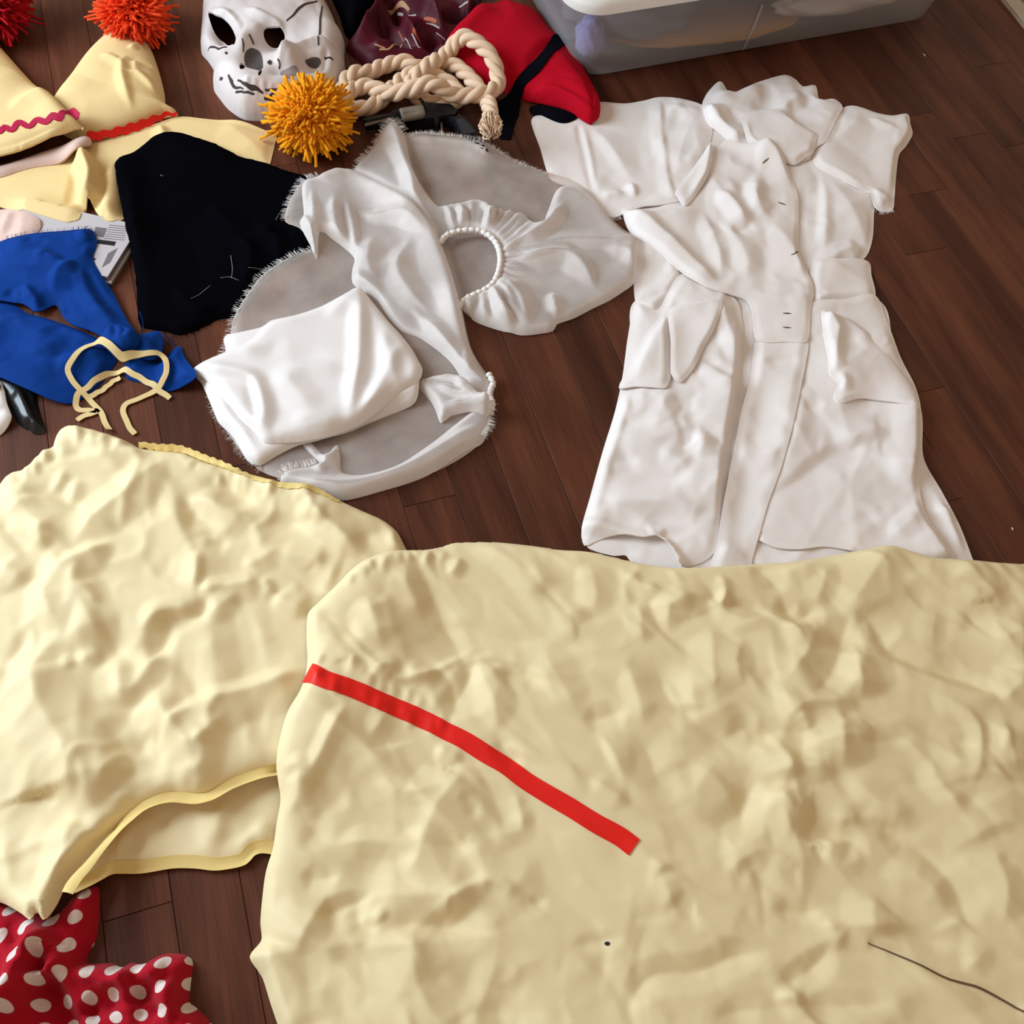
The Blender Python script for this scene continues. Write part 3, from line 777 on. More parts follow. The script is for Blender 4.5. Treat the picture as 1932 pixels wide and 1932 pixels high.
# ================================================================== black cloth and burgundy tie at the top
def build_black_top():
    pts = [(600, -110), (618, -30), (640, 22), (652, 58), (668, 66), (692, 48), (716, 14), (735, -40), (730, -110)]
    t = thing('black_cloth', 'black cloth bunched at the top edge between the skull mask and the striped tie', 'cloth', centroid(pts))
    c = Cloth(pts, 0.01, 0.030, 0.03, cr=lambda x, y: crumple(x, y, 0.8, 81))
    c.build('fabric', M['black'], t)
build_black_top()

def build_tie():
    pts = [(652, 78), (676, 60), (700, 30), (712, 0), (730, -60), (900, -60), (908, -10), (900, 25), (884, 52), (860, 88), (840, 108), (800, 118), (742, 120), (700, 116), (676, 100)]
    t = thing('striped_necktie', 'burgundy satin necktie with thin beige and rust stripes, crumpled behind the rope', 'necktie', centroid(pts))
    f = [fd([(655, 78), (690, 62), (706, 30), (716, -10)], 26, 22, 30), fd([(712, 20), (724, 60), (760, 88), (800, 98)], -20, 22, 22),
         fd([(730, 5), (775, 25), (815, 38), (840, 72)], 34, 16, 20), fd([(750, 40), (775, 70), (790, 95)], 24, 12, 14),
         fd([(722, 10), (745, 35), (757, 65)], -26, 18, 12), fd([(820, 70), (812, 92), (840, 100)], -22, 20, 18),
         fd([(842, 10), (880, 8), (900, 30), (880, 60)], 36, 18, 24), fd([(830, 45), (860, 40), (880, 50)], -34, 24, 20), fd([(790, 0), (812, 25)], 16, 20, 16), fd([(690, 92), (728, 93), (765, 84)], 8, 10, 14)]
    c = Cloth(pts, 0.015, 0.024, 0.035, folds=f, cr=lambda x, y: crumple(x, y, 0.5, 92, 0.07, 0.03))
    c.build('fabric', M['burgundy'], t, 0.003)
    for P, w, mk in [([(727, 7), (748, 14), (772, 20)], 0.010, 'stripe_beige'), ([(750, 27), (768, 29), (785, 29)], 0.0035, 'stripe_grey'),
                     ([(800, 36), (812, 37), (823, 42)], 0.007, 'stripe_orange'), ([(804, 44), (816, 47), (829, 54)], 0.0032, 'stripe_grey'),
                     ([(823, 62), (831, 68), (840, 76)], 0.0025, 'stripe_grey'), ([(779, 55), (786, 67), (793, 80)], 0.005, 'stripe_orange'),
                     ([(777, 64), (784, 78), (793, 91)], 0.002, 'stripe_grey'), ([(764, 73), (771, 83), (778, 92)], 0.002, 'stripe_grey'),
                     ([(707, 84), (717, 88), (726, 91)], 0.0035, 'stripe_beige'), ([(716, 94), (735, 92), (758, 85)], 0.005, 'stripe_beige'), ([(866, 14), (876, 8), (883, 4)], 0.006, 'stripe_grey'),
                     ([(752, 60), (757, 70), (762, 79)], 0.0025, 'stripe_orange')]:
        strip('stripe', c, P, min(w, 0.007) * 0.5, M[mk], t, 0.0008, 0.0006, z=0.035)
build_tie()

# ================================================================== skull mask
def build_skull():
    o = ROI([(235, 80), (225, 250), (208, 430), (215, 530), (270, 590), (330, 680), (352, 740), (335, 830), (340, 900), (400, 985), (470, 1075), (560, 1145), (650, 1192), (780, 1205), (920, 1203), (1100, 1195), (1300, 1140), (1480, 1020), (1600, 900), (1645, 820), (1668, 700), (1660, 560), (1667, 440), (1600, 320), (1540, 180), (1450, 20)], (340, 0), 0.1863)
    pts = o + [(590, -60), (550, -95), (480, -105), (420, -80), (390, -35)]
    t = thing('skull_mask', 'white rubber skull mask lying face up beside the orange pompom', 'mask', centroid(pts))
    zf = 0.045
    def g(px, py, rx, ry, H, rot=0.0, z=zf, pw=1.0):
        c = W(px, py, z); return (c[0], c[1], rx, ry, H, rot, pw)
    Z2 = lambda pts, z=zf: ROI(pts, (340, 0), 0.1863)
    bumps = [g(*Z2([(430, 300)])[0], 0.032, 0.042, -0.030, 0.5), g(*Z2([(940, 380)])[0], 0.030, 0.034, -0.026), g(*Z2([(740, 620)])[0], 0.020, 0.030, -0.012),
             g(*Z2([(640, 430)])[0], 0.014, 0.035, 0.012, 0.2), g(*Z2([(780, 330)])[0], 0.016, 0.020, 0.010), g(*Z2([(1120, 640)])[0], 0.018, 0.03, 0.022, 0.2),
             g(*Z2([(1090, 730)])[0], 0.026, 0.014, -0.022, 0.3), g(*Z2([(1340, 640)])[0], 0.028, 0.022, -0.018), g(*Z2([(330, 560)])[0], 0.022, 0.03, 0.008),
             g(*Z2([(1260, 330)])[0], 0.030, 0.045, -0.014), g(*Z2([(1350, 80)])[0], 0.03, 0.04, -0.006), g(*Z2([(700, 880)])[0], 0.060, 0.016, 0.012), g(*Z2([(640, 1010)])[0], 0.055, 0.018, 0.008, 0, 0.03),
             g(*Z2([(560, 920)])[0], 0.055, 0.009, -0.010, -0.1, 0.04), g(*Z2([(760, 1150)])[0], 0.05, 0.014, 0.006, 0, 0.015), g(*Z2([(440, 780)])[0], 0.015, 0.025, -0.012, 0.4)]
    fo = [fd(Z2([(640, 120), (880, 215), (1000, 250), (1060, 330)]), 8, 10, 16, z=zf), fd(Z2([(1060, 330), (1100, 480), (990, 730)]), 10, 12, 12, z=zf),
          fd(Z2([(1130, 640), (1300, 560), (1450, 530), (1600, 560)]), 12, 12, 14, z=0.03), fd(Z2([(270, 80), (480, 150), (580, 250), (600, 400)]), 9, 10, 12, z=zf),
          fd(Z2([(1500, 620), (1470, 760), (1440, 830)]), -6, 8, 8, z=0.02), fd(Z2([(260, 340), (420, 450), (560, 480)]), 6, 12, 12, z=zf)]
    rs = [fd(Z2([(x, 830 + 0.10 * (x - 500)), (x + 8, 925 + 0.05 * (x - 500))]), -3.0, 4, 4, 1.0, 0.25, z=0.045) for x in (560, 640, 720, 800, 880, 960, 1030)]
    rs += [fd(Z2([(x, 985), (x + 6, 1060)]), -2.5, 4, 4, 1.0, 0.3, z=0.035) for x in (600, 680, 760, 840)]
    def extra(x, y, d):
        h = np.zeros(x.shape)
        for cx, cy, rx, ry, H, rot, pw in bumps:
            u = (x - cx) * math.cos(rot) + (y - cy) * math.sin(rot); v = -(x - cx) * math.sin(rot) + (y - cy) * math.cos(rot)
            h += H * np.exp(-((u / rx)**2 + (v / ry)**2))
        return h * np.clip(d / 0.03, 0, 1) + 0.0015 * noise(x, y, 0.02, 5)
    c = Cloth(pts, 0.004, 0.055, 0.05, folds=fo + rs, extra=extra, drape=(0, 2), fmask=0.02)
    eyes = [Z2([(285, 125), (350, 140), (440, 180), (510, 255), (555, 350), (560, 420), (540, 455), (450, 435), (365, 360), (310, 240)]),
            Z2([(845, 300), (880, 268), (1010, 260), (1045, 310), (1058, 360), (1050, 430), (1000, 478), (930, 482), (880, 440), (850, 380)])]
    nost = [Z2([(600, 645), (630, 640), (655, 660), (650, 690), (620, 702), (600, 685)]), Z2([(795, 715), (820, 700), (828, 725), (805, 770), (788, 755)])]
    c.holes = []; c.d = lambda x, y: dist_poly(c.poly, x, y)
    H_ = [smooth_closed(snap(p, c.Z, z), 0.004) for p, z in zip(eyes + nost, (0.032, 0.034, 0.05, 0.048))]
    c.d = lambda x, y: dist_poly(c.poly, x, y)
    c.holes = H_
    c.build('face', M['mask'], t, 0.0022, edge=0.003)
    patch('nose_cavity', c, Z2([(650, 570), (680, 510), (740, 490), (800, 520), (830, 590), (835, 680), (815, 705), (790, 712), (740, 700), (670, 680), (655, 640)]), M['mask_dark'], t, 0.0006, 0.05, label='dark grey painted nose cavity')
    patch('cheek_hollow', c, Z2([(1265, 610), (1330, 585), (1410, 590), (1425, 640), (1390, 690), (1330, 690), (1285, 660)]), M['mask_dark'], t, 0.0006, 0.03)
    patch('cheek_hollow', c, Z2([(1010, 745), (1100, 690), (1180, 670), (1200, 720), (1150, 770), (1080, 795)]), M['mask_shade'], t, 0.0006, 0.035)  # shading under the cheek arch, painted on as a grey patch
    for P, w in [([(580, 815), (680, 865), (780, 900), (840, 945)], [0.003, 0.005, 0.009, 0.003]), ([(485, 760), (520, 830), (545, 880), (640, 905)], [0.004, 0.009, 0.004, 0.002]), ([(560, 935), (650, 938), (750, 955)], 0.003),
                 ([(860, 912), (960, 912), (1070, 900)], 0.003), ([(905, 985), (940, 985), (965, 1000)], [0.006, 0.012, 0.008]), ([(850, 1000), (880, 1005), (920, 1020)], 0.003),
                 ([(1075, 215), (1140, 160), (1210, 80), (1290, 35), (1390, 12)], [0.003, 0.006, 0.008, 0.006, 0.004]), ([(1440, 60), (1420, 180), (1415, 300), (1400, 460)], [0.004, 0.006, 0.006, 0.004]),
                 ([(280, 520), (300, 480), (350, 480), (400, 495), (470, 480)], [0.002, 0.004, 0.003, 0.005, 0.004]), ([(628, 390), (640, 450), (640, 530)], [0.003, 0.005, 0.002]), ([(700, 350), (730, 410), (745, 450)], 0.005),
                 ([(985, 600), (1010, 650), (1000, 700)], 0.003), ([(400, 800), (430, 800)], 0.005), ([(1460, 590), (1500, 585), (1550, 610)], 0.006)]:
        strip('crack_line', c, Z2(P), np.array(w) * 0.5 if hasattr(w, '__len__') else w * 0.55, M['crack'], t, 0.0008, 0.0007, z=0.045)
    for (x, y, r_) in ((465, 540, 16), (905, 635, 26)):
        patch('dark_spot', c, Z2([(x - r_, y), (x, y - r_), (x + r_, y), (x, y + r_)]), M['crack'], t, 0.0008, 0.045, 0.0015)
build_skull()

# ================================================================== booklets
def build_booklets():
    # stack of two printed booklets
    A = W(243, 458, 0.014); B = W(203, 522, 0.014); u = B - A; L = np.linalg.norm(u); u /= L; n = np.array([u[1], -u[0]])
    if n[0] > 0: n = -n
    A = A - u * 0.035; L += 0.035
    for k, (z0, z1, off, lab) in enumerate(((0.0006, 0.006, 0.004, 'pale printed booklet lying under another one beside the black cloth'), (0.0062, 0.014, 0.0, 'printed booklet with bar stripes on its cover, half under the blue kerchief'))):
        q = [A + n * (-off), A + u * (L + off) - n * off, A + u * (L + off) + n * 0.13, A + n * 0.17]
        t = thing('booklet', lab, 'booklet', (*np.mean(q, 0), z0), 'printed booklets under the kerchief')
        bm_obj('pages', prism(q, z0, z1 - 0.0008), M['pages'], t); bm_obj('cover', prism(q, z1 - 0.0008, z1, 0.0003), M['paper'], t)
        raise_sup(np.array(q), z1)
        if k:
            z = z1 + 0.0002
            def quad(pp, mat, nm='printed_bar'):
                w = WP(pp, z1); bm_obj(nm, prism(w, z1 - 0.0001, z), mat, t)
            quad([(186, 452), (219, 456), (216, 464), (180, 459)], M['ink'], 'printed_block'); quad([(180, 428), (202, 431), (195, 448), (178, 445)], M['ink_grey'], 'printed_block')
            for s in range(7):
                y = 420 + s * 4.2; quad([(206 - s * 1.6, y + 4), (238 - s * 0.4, y + 7), (238 - s * 0.4, y + 8.3), (206 - s * 1.6, y + 5.3)], M['ink_grey'])
            quad([(204, 478), (222, 468), (208, 495), (192, 505)], M['ink_grey'], 'printed_panel')
            for s in range(4): quad([(104 + s * 3, 574 + s * 4), (112 + s * 2, 577 + s * 4), (112 + s * 2, 578.4 + s * 4), (104 + s * 3, 575.4 + s * 4)], M['ink'], 'printed_line')
            quad([(176, 487), (181, 488), (180, 491), (176, 490)], M['ink'], 'printed_letter')
build_booklets()

# ================================================================== yellow felt hats
def ric(n, amp, k0=0.0):
    return lambda t: amp * np.sin(t * n * 2 * math.pi + k0)
def build_hat_right():
    brim = [(335, 213), (378, 216), (424, 223), (470, 233), (515, 245), (521, 248), (520, 254), (514, 280), (508, 303), (503, 306), (470, 303), (440, 300), (400, 315), (330, 330), (260, 330), (240, 380), (234, 412), (222, 422), (205, 424), (190, 412), (178, 392), (170, 382), (160, 395), (152, 420), (140, 424), (128, 426), (70, 409), (0, 384), (-70, 366), (-80, 330), (0, 305), (90, 280), (165, 262), (235, 246), (290, 226)]
    crown = [(104, 182), (130, 148), (160, 106), (188, 78), (210, 63), (235, 57), (262, 60), (276, 72), (290, 104), (302, 142), (309, 172), (313, 196), (336, 213), (312, 218), (288, 228), (240, 246), (200, 256), (162, 263), (120, 250), (90, 215)]
    t = thing('felt_hat', 'pale yellow felt cone hat with an orange-red pompom and a curled brim', 'hat', centroid(crown), 'yellow felt cone hats')
    f = [fd([(150, 268), (165, 315), (178, 352), (176, 372)], 36, 17, 26, 0, 0.5, open_end=True, free=True), fd([(210, 300), (212, 350), (205, 395)], 14, 24, 20, 0, 0.4, open_end=True, free=True),
         fd([(150, 300), (135, 360), (128, 400)], -5, 30, 10, 1.5), fd([(300, 230), (310, 255), (318, 275)], 8, 12, 20), fd([(420, 224), (500, 290)], 5, 30, 40)]
    b = Cloth(brim, 0.008, 0.004, 0.02, thin=True, folds=f, cr=lambda x, y: crumple(x, y, 0.15, 3, 0.12, 0.06))
    b.build('brim', M['felt_yellow'], t, 0.0028, edge=0.004)
    f = [fd([(196, 128), (225, 140), (242, 158)], 6, 10, 14), fd([(243, 130), (240, 170), (246, 195), (256, 228)], 9, 10, 14, 1.3), fd([(240, 168), (266, 165), (312, 197)], 8, 14, 8, 1.4),
         fd([(250, 118), (268, 105), (272, 112)], 7, 8, 10), fd([(242, 135), (264, 137), (300, 140)], -5, 10, 10), fd([(220, 85), (260, 90), (290, 105)], -4, 12, 16), fd([(262, 135), (263, 162)], 5, 12, 5), fd([(140, 150), (190, 180), (250, 190)], -3, 30, 30)]
    c = Cloth(crown, 0.006, 0.032, 0.055, folds=f, cr=lambda x, y: crumple(x, y, 0.2, 13, 0.12, 0.05), drape=(1, 2))
    c.build('crown', M['felt_yellow'], t, 0.0028, edge=0.002)
    strip('ric_rac_trim', c, [(166, 262), (200, 254), (235, 247), (265, 238), (290, 227), (312, 218), (334, 214)], [0.008, 0.005, 0.006, 0.007, 0.006, 0.003, 0.002], M['red_ribbon'], t, 0.0012, 0.0012, wfun=ric(7, 0.0010), label='red ric-rac trim', zfun=lambda x, y: sample(_max(SUP, 1), x, y))
    p = W(251, 24, 0.040); ctr = np.array([p[0], p[1], 0.040])
    v, fc = pompom_mesh(ctr, 0.044, 1300, 5); pm = add_mesh('pompom', v, fc, M['orange_red'], t, True, 'orange-red yarn pompom', 'stuff')
    pp = []
    for P in ([(216, 56), (205, 57), (195, 55), (190, 50)], [(214, 42), (203, 38), (194, 36), (197, 31)], [(268, 58), (282, 65), (292, 66), (303, 63)]):
        q = smooth_open(np.concatenate([WP(P, 0.012), np.full((4, 1), 0.012)], 1), 0.003); pp.append(tube_mesh(q, 0.0016, 5))
    v, fc = merge(pp); add_mesh('loose_yarn', v, fc, M['orange_red'], pm, True, kind='stuff')
build_hat_right()

def build_hat_left():
    lower = [(-90, 330), (-40, 316), (0, 307), (30, 297), (62, 290), (110, 284), (140, 276), (158, 264), (167, 250), (160, 242), (140, 244), (90, 255), (0, 285), (-90, 300)]
    crown = [(0, 74), (30, 108), (62, 142), (95, 178), (122, 208), (145, 230), (160, 244), (150, 241), (128, 246), (100, 257), (60, 274), (30, 283), (0, 289), (-70, 300), (-140, 280), (-190, 120), (-150, 30), (-90, -2), (-40, 30)]
    t = thing('felt_hat', 'pale yellow felt cone hat with magenta ric-rac trim, cut off by the left edge', 'hat', centroid(crown), 'yellow felt cone hats')
    b = Cloth(lower, 0.03, 0.006, 0.012, drape=(2, 3)); b.build('brim_back', M['pinkcloth'], t, 0.003, edge=0.003, label='pinkish underside of the brim')
    f = [fd([(150, 243), (100, 262), (40, 285), (-30, 300)], 16, 20, 14, 0, 0.3, open_start=False, open_end=True, free=True), fd([(20, 220), (70, 190), (110, 175)], 6, 22, 26, 1.4), fd([(-60, 150), (0, 130), (60, 150)], 4, 40, 40)]
    c = Cloth(crown, 0.03, 0.034, 0.075, folds=f, cr=lambda x, y: crumple(x, y, 0.18, 23, 0.12, 0.06), drape=(3, 4), lift=0.006)
    c.build('crown', M['felt_yellow'], t, 0.003, edge=0.003)
    zz = ROI([(-120, 1440), (-60, 1400), (0, 1420), (50, 1362), (130, 1400), (200, 1312), (310, 1360), (390, 1290), (490, 1310), (560, 1247), (640, 1260), (700, 1202), (780, 1232), (845, 1272)], (0, 0), 0.176)
    strip('ric_rac_trim', c, zz, 0.0085, M['magenta'], t, 0.0014, 0.0014, z=0.055, label='magenta ric-rac trim')
    p = W(-22, 10, 0.045); v, fc = pompom_mesh(np.array([p[0], p[1], 0.045]), 0.048, 1200, 9)
    add_mesh('pompom', v, fc, M['crimson'], t, True, 'crimson yarn pompom', 'stuff')
build_hat_left()

# ================================================================== pink cloth, magazines, black vinyl and white piece at the left edge
def build_left_bits():
    pts = [(-60, 400), (0, 390), (30, 398), (78, 422), (70, 446), (20, 462), (-60, 470)]
    t = thing('pink_cloth', 'pale pink folded cloth between the yellow hat brim and the blue kerchief', 'cloth', centroid(pts))
    c = Cloth(pts, 0.01, 0.004, 0.02, folds=[fd([(25, 395), (12, 420), (0, 445)], 7, 12, 16)], drape=(2, 3)); c.build('fabric', M['pinkcloth'], t, 0.004)
    pts = [(-40, 690), (0, 700), (20, 708), (62, 728), (68, 757), (76, 785), (83, 804), (80, 813), (62, 815), (52, 806), (46, 806), (30, 793), (22, 776), (14, 760), (0, 735), (-40, 720)]
    t = thing('black_vinyl_piece', 'glossy black wrinkled vinyl piece sticking out below the blue kerchief', 'costume piece', centroid(pts))
    f = [fd([(30, 730), (48, 765), (66, 800)], 9, 8, 10, open_end=True), fd([(20, 745), (36, 775), (50, 800)], 7, 6, 8, open_end=True), fd([(50, 735), (64, 770), (78, 805)], -5, 8, 6, open_end=True), fd([(66, 800), (78, 802)], 5, 4, 6)]
    c = Cloth(pts, 0.006, 0.008, 0.012, folds=f, cr=lambda x, y: crumple(x, y, 0.4, 33, 0.05, 0.02)); c.build('vinyl', M['vinyl'], t, 0.0025)
    pts = [(-80, 700), (-10, 712), (3, 722), (10, 742), (15, 765), (23, 787), (18, 796), (6, 808), (-10, 818), (-80, 830)]
    t = thing('white_cloth_piece', 'white smooth cloth piece at the left edge beside the black vinyl', 'cloth', centroid(pts))
    c = Cloth(pts, 0.008, 0.010, 0.02, folds=[fd([(12, 774), (0, 776), (-30, 772)], 4, 6, 12)]); c.build('fabric', M['white'], t, 0.003)
    patch('black_mark', c, [(-8, 728), (0, 725), (2, 730), (0, 734), (-8, 738)], M['ink'], t, 0.0006, None, 0.001)
build_left_bits()

# ================================================================== polka dot garment
def build_polka():
    pts = [(-80, 1690), (0, 1696), (40, 1712), (95, 1722), (128, 1690), (150, 1674), (176, 1664), (180, 1690), (178, 1735), (172, 1772), (160, 1792), (155, 1812), (178, 1814), (205, 1813), (222, 1822), (240, 1812), (262, 1816), (280, 1806), (302, 1796), (330, 1795), (357, 1806), (354, 1850), (351, 1888), (362, 1896), (382, 1915), (398, 1935), (430, 2010), (-80, 2030)]
    t = thing('polka_dot_garment', 'crumpled red fleece garment with white polka dots in the bottom left corner', 'garment', centroid(pts))
    Z = lambda p: ROI(p, (0, 1640), 0.2071)
    f = [fd(Z([(520, 520), (400, 640), (330, 760), (240, 900), (190, 1060), (80, 1250), (40, 1400)]), 34, 30, 34, 1.5, 0.2, open_end=True), fd(Z([(390, 700), (395, 850), (420, 980)]), -24, 16, 22, 1.4),
         fd(Z([(750, 700), (700, 800), (560, 880), (470, 960), (430, 1010)]), 20, 26, 24, 1.4), fd(Z([(390, 990), (470, 1100), (560, 1270), (640, 1410)]), -26, 14, 22, 1.4, 0.2, open_end=True),
         fd(Z([(640, 880), (800, 850), (960, 840), (1090, 920), (1170, 1050), (1180, 1220)]), 34, 34, 22, 1.5, 0.2), fd(Z([(1020, 1020), (1030, 1200), (960, 1330)]), -14, 14, 18, 1.4),
         fd(Z([(1190, 900), (1220, 1020), (1270, 1120), (1200, 1260)]), -26, 18, 22, 1.4), fd(Z([(1250, 960), (1380, 820), (1560, 760)]), 16, 22, 30), fd(Z([(1560, 960), (1590, 1100), (1600, 1290), (1500, 1390)]), 22, 14, 20, 1.4),
         fd(Z([(1640, 1180), (1610, 1320)]), -12, 8, 8), fd(Z([(750, 1240), (860, 1290), (820, 1400)]), -18, 18, 18), fd(Z([(1180, 1300), (1350, 1290), (1500, 1310)]), -12, 14, 18), fd(Z([(1660, 1240), (1800, 1330), (1900, 1400)]), 14, 16, 20),
         fd(Z([(60, 700), (200, 640), (330, 600)]), -12, 26, 30), fd(Z([(0, 900), (120, 850), (200, 880)]), -8, 30, 30), fd(Z([(860, 100), (840, 400), (800, 700)]), 9, 10, 22), fd(Z([(300, 1060), (180, 1200), (160, 1380)]), 16, 20, 20)]
    c = Cloth(pts, 0.015, 0.020, 0.024, folds=f, cr=lambda x, y: cotton(x, y, 1.2, 55), fmask=0.018)
    o = c.build('fabric', M['polka'], t, 0.003, edge=0.002)
    me = o.data; n = len(me.vertices); co = np.zeros(n * 3); me.vertices.foreach_get('co', co); co = co.reshape(-1, 3) + org(t)
    x, y, z = co[:, 0], co[:, 1], co[:, 2]
    e = 0.004
    gx = (c.Z(x + e, y) - c.Z(x - e, y)) / (2 * e); gy = (c.Z(x, y + e) - c.Z(x, y - e)) / (2 * e)
    U = x + 0.03 * noise(x, y, 0.16, 3); V = y + 0.03 * noise(x, y, 0.16, 8)
    a = 0.5; U, V = U * math.cos(a) - V * math.sin(a), U * math.sin(a) + V * math.cos(a)
    uv = me.uv_layers.new(name='UVMap'); li = np.zeros(len(me.loops), int); me.loops.foreach_get('vertex_index', li)
    uv.data.foreach_set('uv', np.stack([U[li], V[li]], 1).ravel())
build_polka()

# ================================================================== white uniform dress
def soft(f, a=0.9, b=1.5):
    return [dict(q, H=q['H'] * a, wl=q['wl'] * b, wr=q['wr'] * b) if not q.get('free') else q for q in f]
def build_nurse():
    t = thing('white_uniform_dress', 'white cotton uniform dress with short sleeves and patch pockets laid flat on the wood floor', 'dress', centroid([(1400, 600)]))
    S7 = lambda p: ROI(p, (980, 120), 0.4037); S8 = lambda p: ROI(p, (1060, 540), 0.4141)
    cw = lambda amp, seed, b=0.09, s=0.04: (lambda x, y: cotton(x, y, amp * 1.5, seed, 1.2, 1.5))
    W_ = M['white']
    # lower back of the skirt
    p = [(1210, 560), (1190, 640), (1175, 760), (1130, 900), (1104, 1000), (1110, 1030), (1160, 1046), (1182, 1044), (1190, 1055), (1240, 1075), (1300, 1085), (1420, 1085), (1560, 1080), (1700, 1085), (1845, 1075), (1838, 1052), (1812, 985), (1780, 925), (1745, 860), (1740, 770), (1690, 650), (1650, 560)]
    c = flat_cloth(p, 0.005, 0.005, 0.015, cr=cw(0.5, 101), folds=[fd([(1742, 900), (1760, 960), (1800, 1040)], -4, 16, 20), fd([(1770, 930), (1800, 1000), (1825, 1050)], 6, 14, 18), fd([(1755, 960), (1790, 965), (1815, 990)], 4, 10, 14)])
    c.build('skirt_back', W_, t, 0.003)
    # bodice, right half (wearer's left lies under the buttoned front)
    p = [(1184, 388), (1240, 380), (1296, 330), (1310, 230), (1330, 190), (1390, 200), (1470, 215), (1545, 250), (1600, 300), (1652, 352), (1652, 400), (1650, 440), (1642, 470), (1630, 488), (1640, 500), (1650, 540), (1652, 560), (1590, 570), (1535, 580), (1440, 575), (1300, 530), (1200, 470), (1206, 440), (1184, 412)]
    f = [fd(S7([(1400, 480), (1400, 650), (1380, 850)]), -4, 8, 10), fd(S7([(1420, 520), (1430, 700), (1420, 900)]), 5, 10, 12), fd(S7([(1440, 520), (1540, 660), (1640, 860)]), 7, 20, 36, 1.4), fd(S7([(1650, 870), (1550, 860), (1440, 920), (1340, 950)]), 9, 26, 14, 1.3), fd(S7([(1340, 540), (1330, 760), (1340, 920)]), -4, 16, 12), fd(S7([(1600, 930), (1500, 930), (1400, 990)]), -6, 10, 18)]
    c = flat_cloth(p, 0.008, 0.008, 0.018, folds=soft(f), cr=cw(0.45, 111), fmask=0.012); c.build('bodice', W_, t, 0.0026)
    # waistband pieces
    p = [(1536, 490), (1580, 488), (1640, 486), (1648, 510), (1654, 556), (1620, 561), (1570, 568), (1540, 576), (1530, 540)]
    c = flat_cloth(p, 0.012, 0.004, 0.01, cr=cw(0.4, 121, 0.05, 0.025), folds=[fd(S7([(1360, 1090), (1500, 1080), (1660, 1080)]), 3, 6, 5), fd(S7([(1400, 1060), (1420, 1090)]), -2, 5, 5)]); c.build('waistband', W_, t, 0.0024)
    p = [(1199, 452), (1215, 440), (1240, 440), (1272, 466), (1294, 508), (1285, 530), (1262, 556), (1240, 584), (1220, 582), (1203, 570), (1198, 520)]
    f = [fd(S7([(770, 960), (740, 1040), (640, 1190)]), 7, 10, 26, 1.3), fd(S7([(560, 900), (640, 880), (720, 930)]), 4, 12, 14), fd(S7([(550, 1090), (620, 1080), (700, 1040)]), -5, 10, 10), fd(S7([(700, 920), (720, 980)]), 3, 8, 8)]
    c = flat_cloth(p, 0.012, 0.010, 0.016, folds=soft(f), cr=cw(0.4, 131, 0.05, 0.025)); c.build('waistband', W_, t, 0.0024)
    # skirt right panel
    p = [(1525, 575), (1590, 566), (1652, 556), (1676, 600), (1700, 665), (1730, 722), (1741, 768), (1742, 850), (1736, 905), (1748, 962), (1785, 1020), (1806, 1052), (1770, 1062), (1690, 1062), (1640, 1050), (1607, 1036), (1557, 1028), (1515, 1034), (1470, 1030), (1437, 1017), (1415, 1000), (1432, 920), (1462, 800), (1488, 700), (1505, 620)]
    f = [fd(S8([(1200, 90), (1290, 60), (1430, 50)]), 4, 8, 10), fd(S8([(1190, 200), (1200, 330), (1260, 520), (1300, 720), (1280, 760)]), 8, 30, 30, 1.4), fd(S8([(960, 950), (1090, 870), (1200, 790), (1350, 730), (1480, 700)]), -7, 10, 20, 1.4), fd(S8([(1300, 760), (1340, 690), (1420, 660), (1500, 680)]), 10, 26, 30, 1.4),
         fd(S8([(1640, 560), (1640, 700), (1610, 850), (1600, 950)]), 14, 22, 40, 1.4, open_start=True), fd(S8([(1360, 980), (1500, 960), (1600, 880)]), -8, 22, 22, 1.4), fd(S8([(1600, 950), (1680, 1050), (1740, 1180)]), 12, 22, 40, 1.4, open_end=True), fd(S8([(1370, 1000), (1440, 1100), (1520, 1150)]), -5, 20, 26),
         fd(S8([(1620, 1040), (1540, 1110), (1500, 1140)]), 4, 12, 12), fd(S8([(920, 1150), (1100, 1190), (1320, 1200)]), 4, 10, 10, open_start=True, open_end=True, free=True), fd(S8([(1100, 500), (1060, 700), (1000, 850)]), 5, 20, 24), fd(S8([(1480, 830), (1560, 820), (1640, 830)]), 4, 14, 18), fd(S8([(1100, 560), (1160, 540), (1200, 545)]), -4, 10, 14)]
    sk = flat_cloth(p, 0.010, 0.010, 0.02, folds=soft(f), cr=cw(0.55, 141)); sk.build('skirt_panel', W_, t, 0.0026)
    # skirt left panel
    p = [(1202, 566), (1188, 620), (1177, 700), (1163, 765), (1140, 840), (1115, 930), (1099, 990), (1105, 1020), (1120, 1016), (1143, 1008), (1180, 1006), (1215, 1012), (1240, 1008), (1256, 1022), (1270, 1036), (1279, 1060), (1300, 1062), (1335, 1050), (1360, 1020), (1371, 930), (1377, 860), (1389, 788), (1400, 714), (1405, 640), (1404, 602), (1390, 560), (1340, 530), (1290, 512), (1262, 545), (1240, 580)]
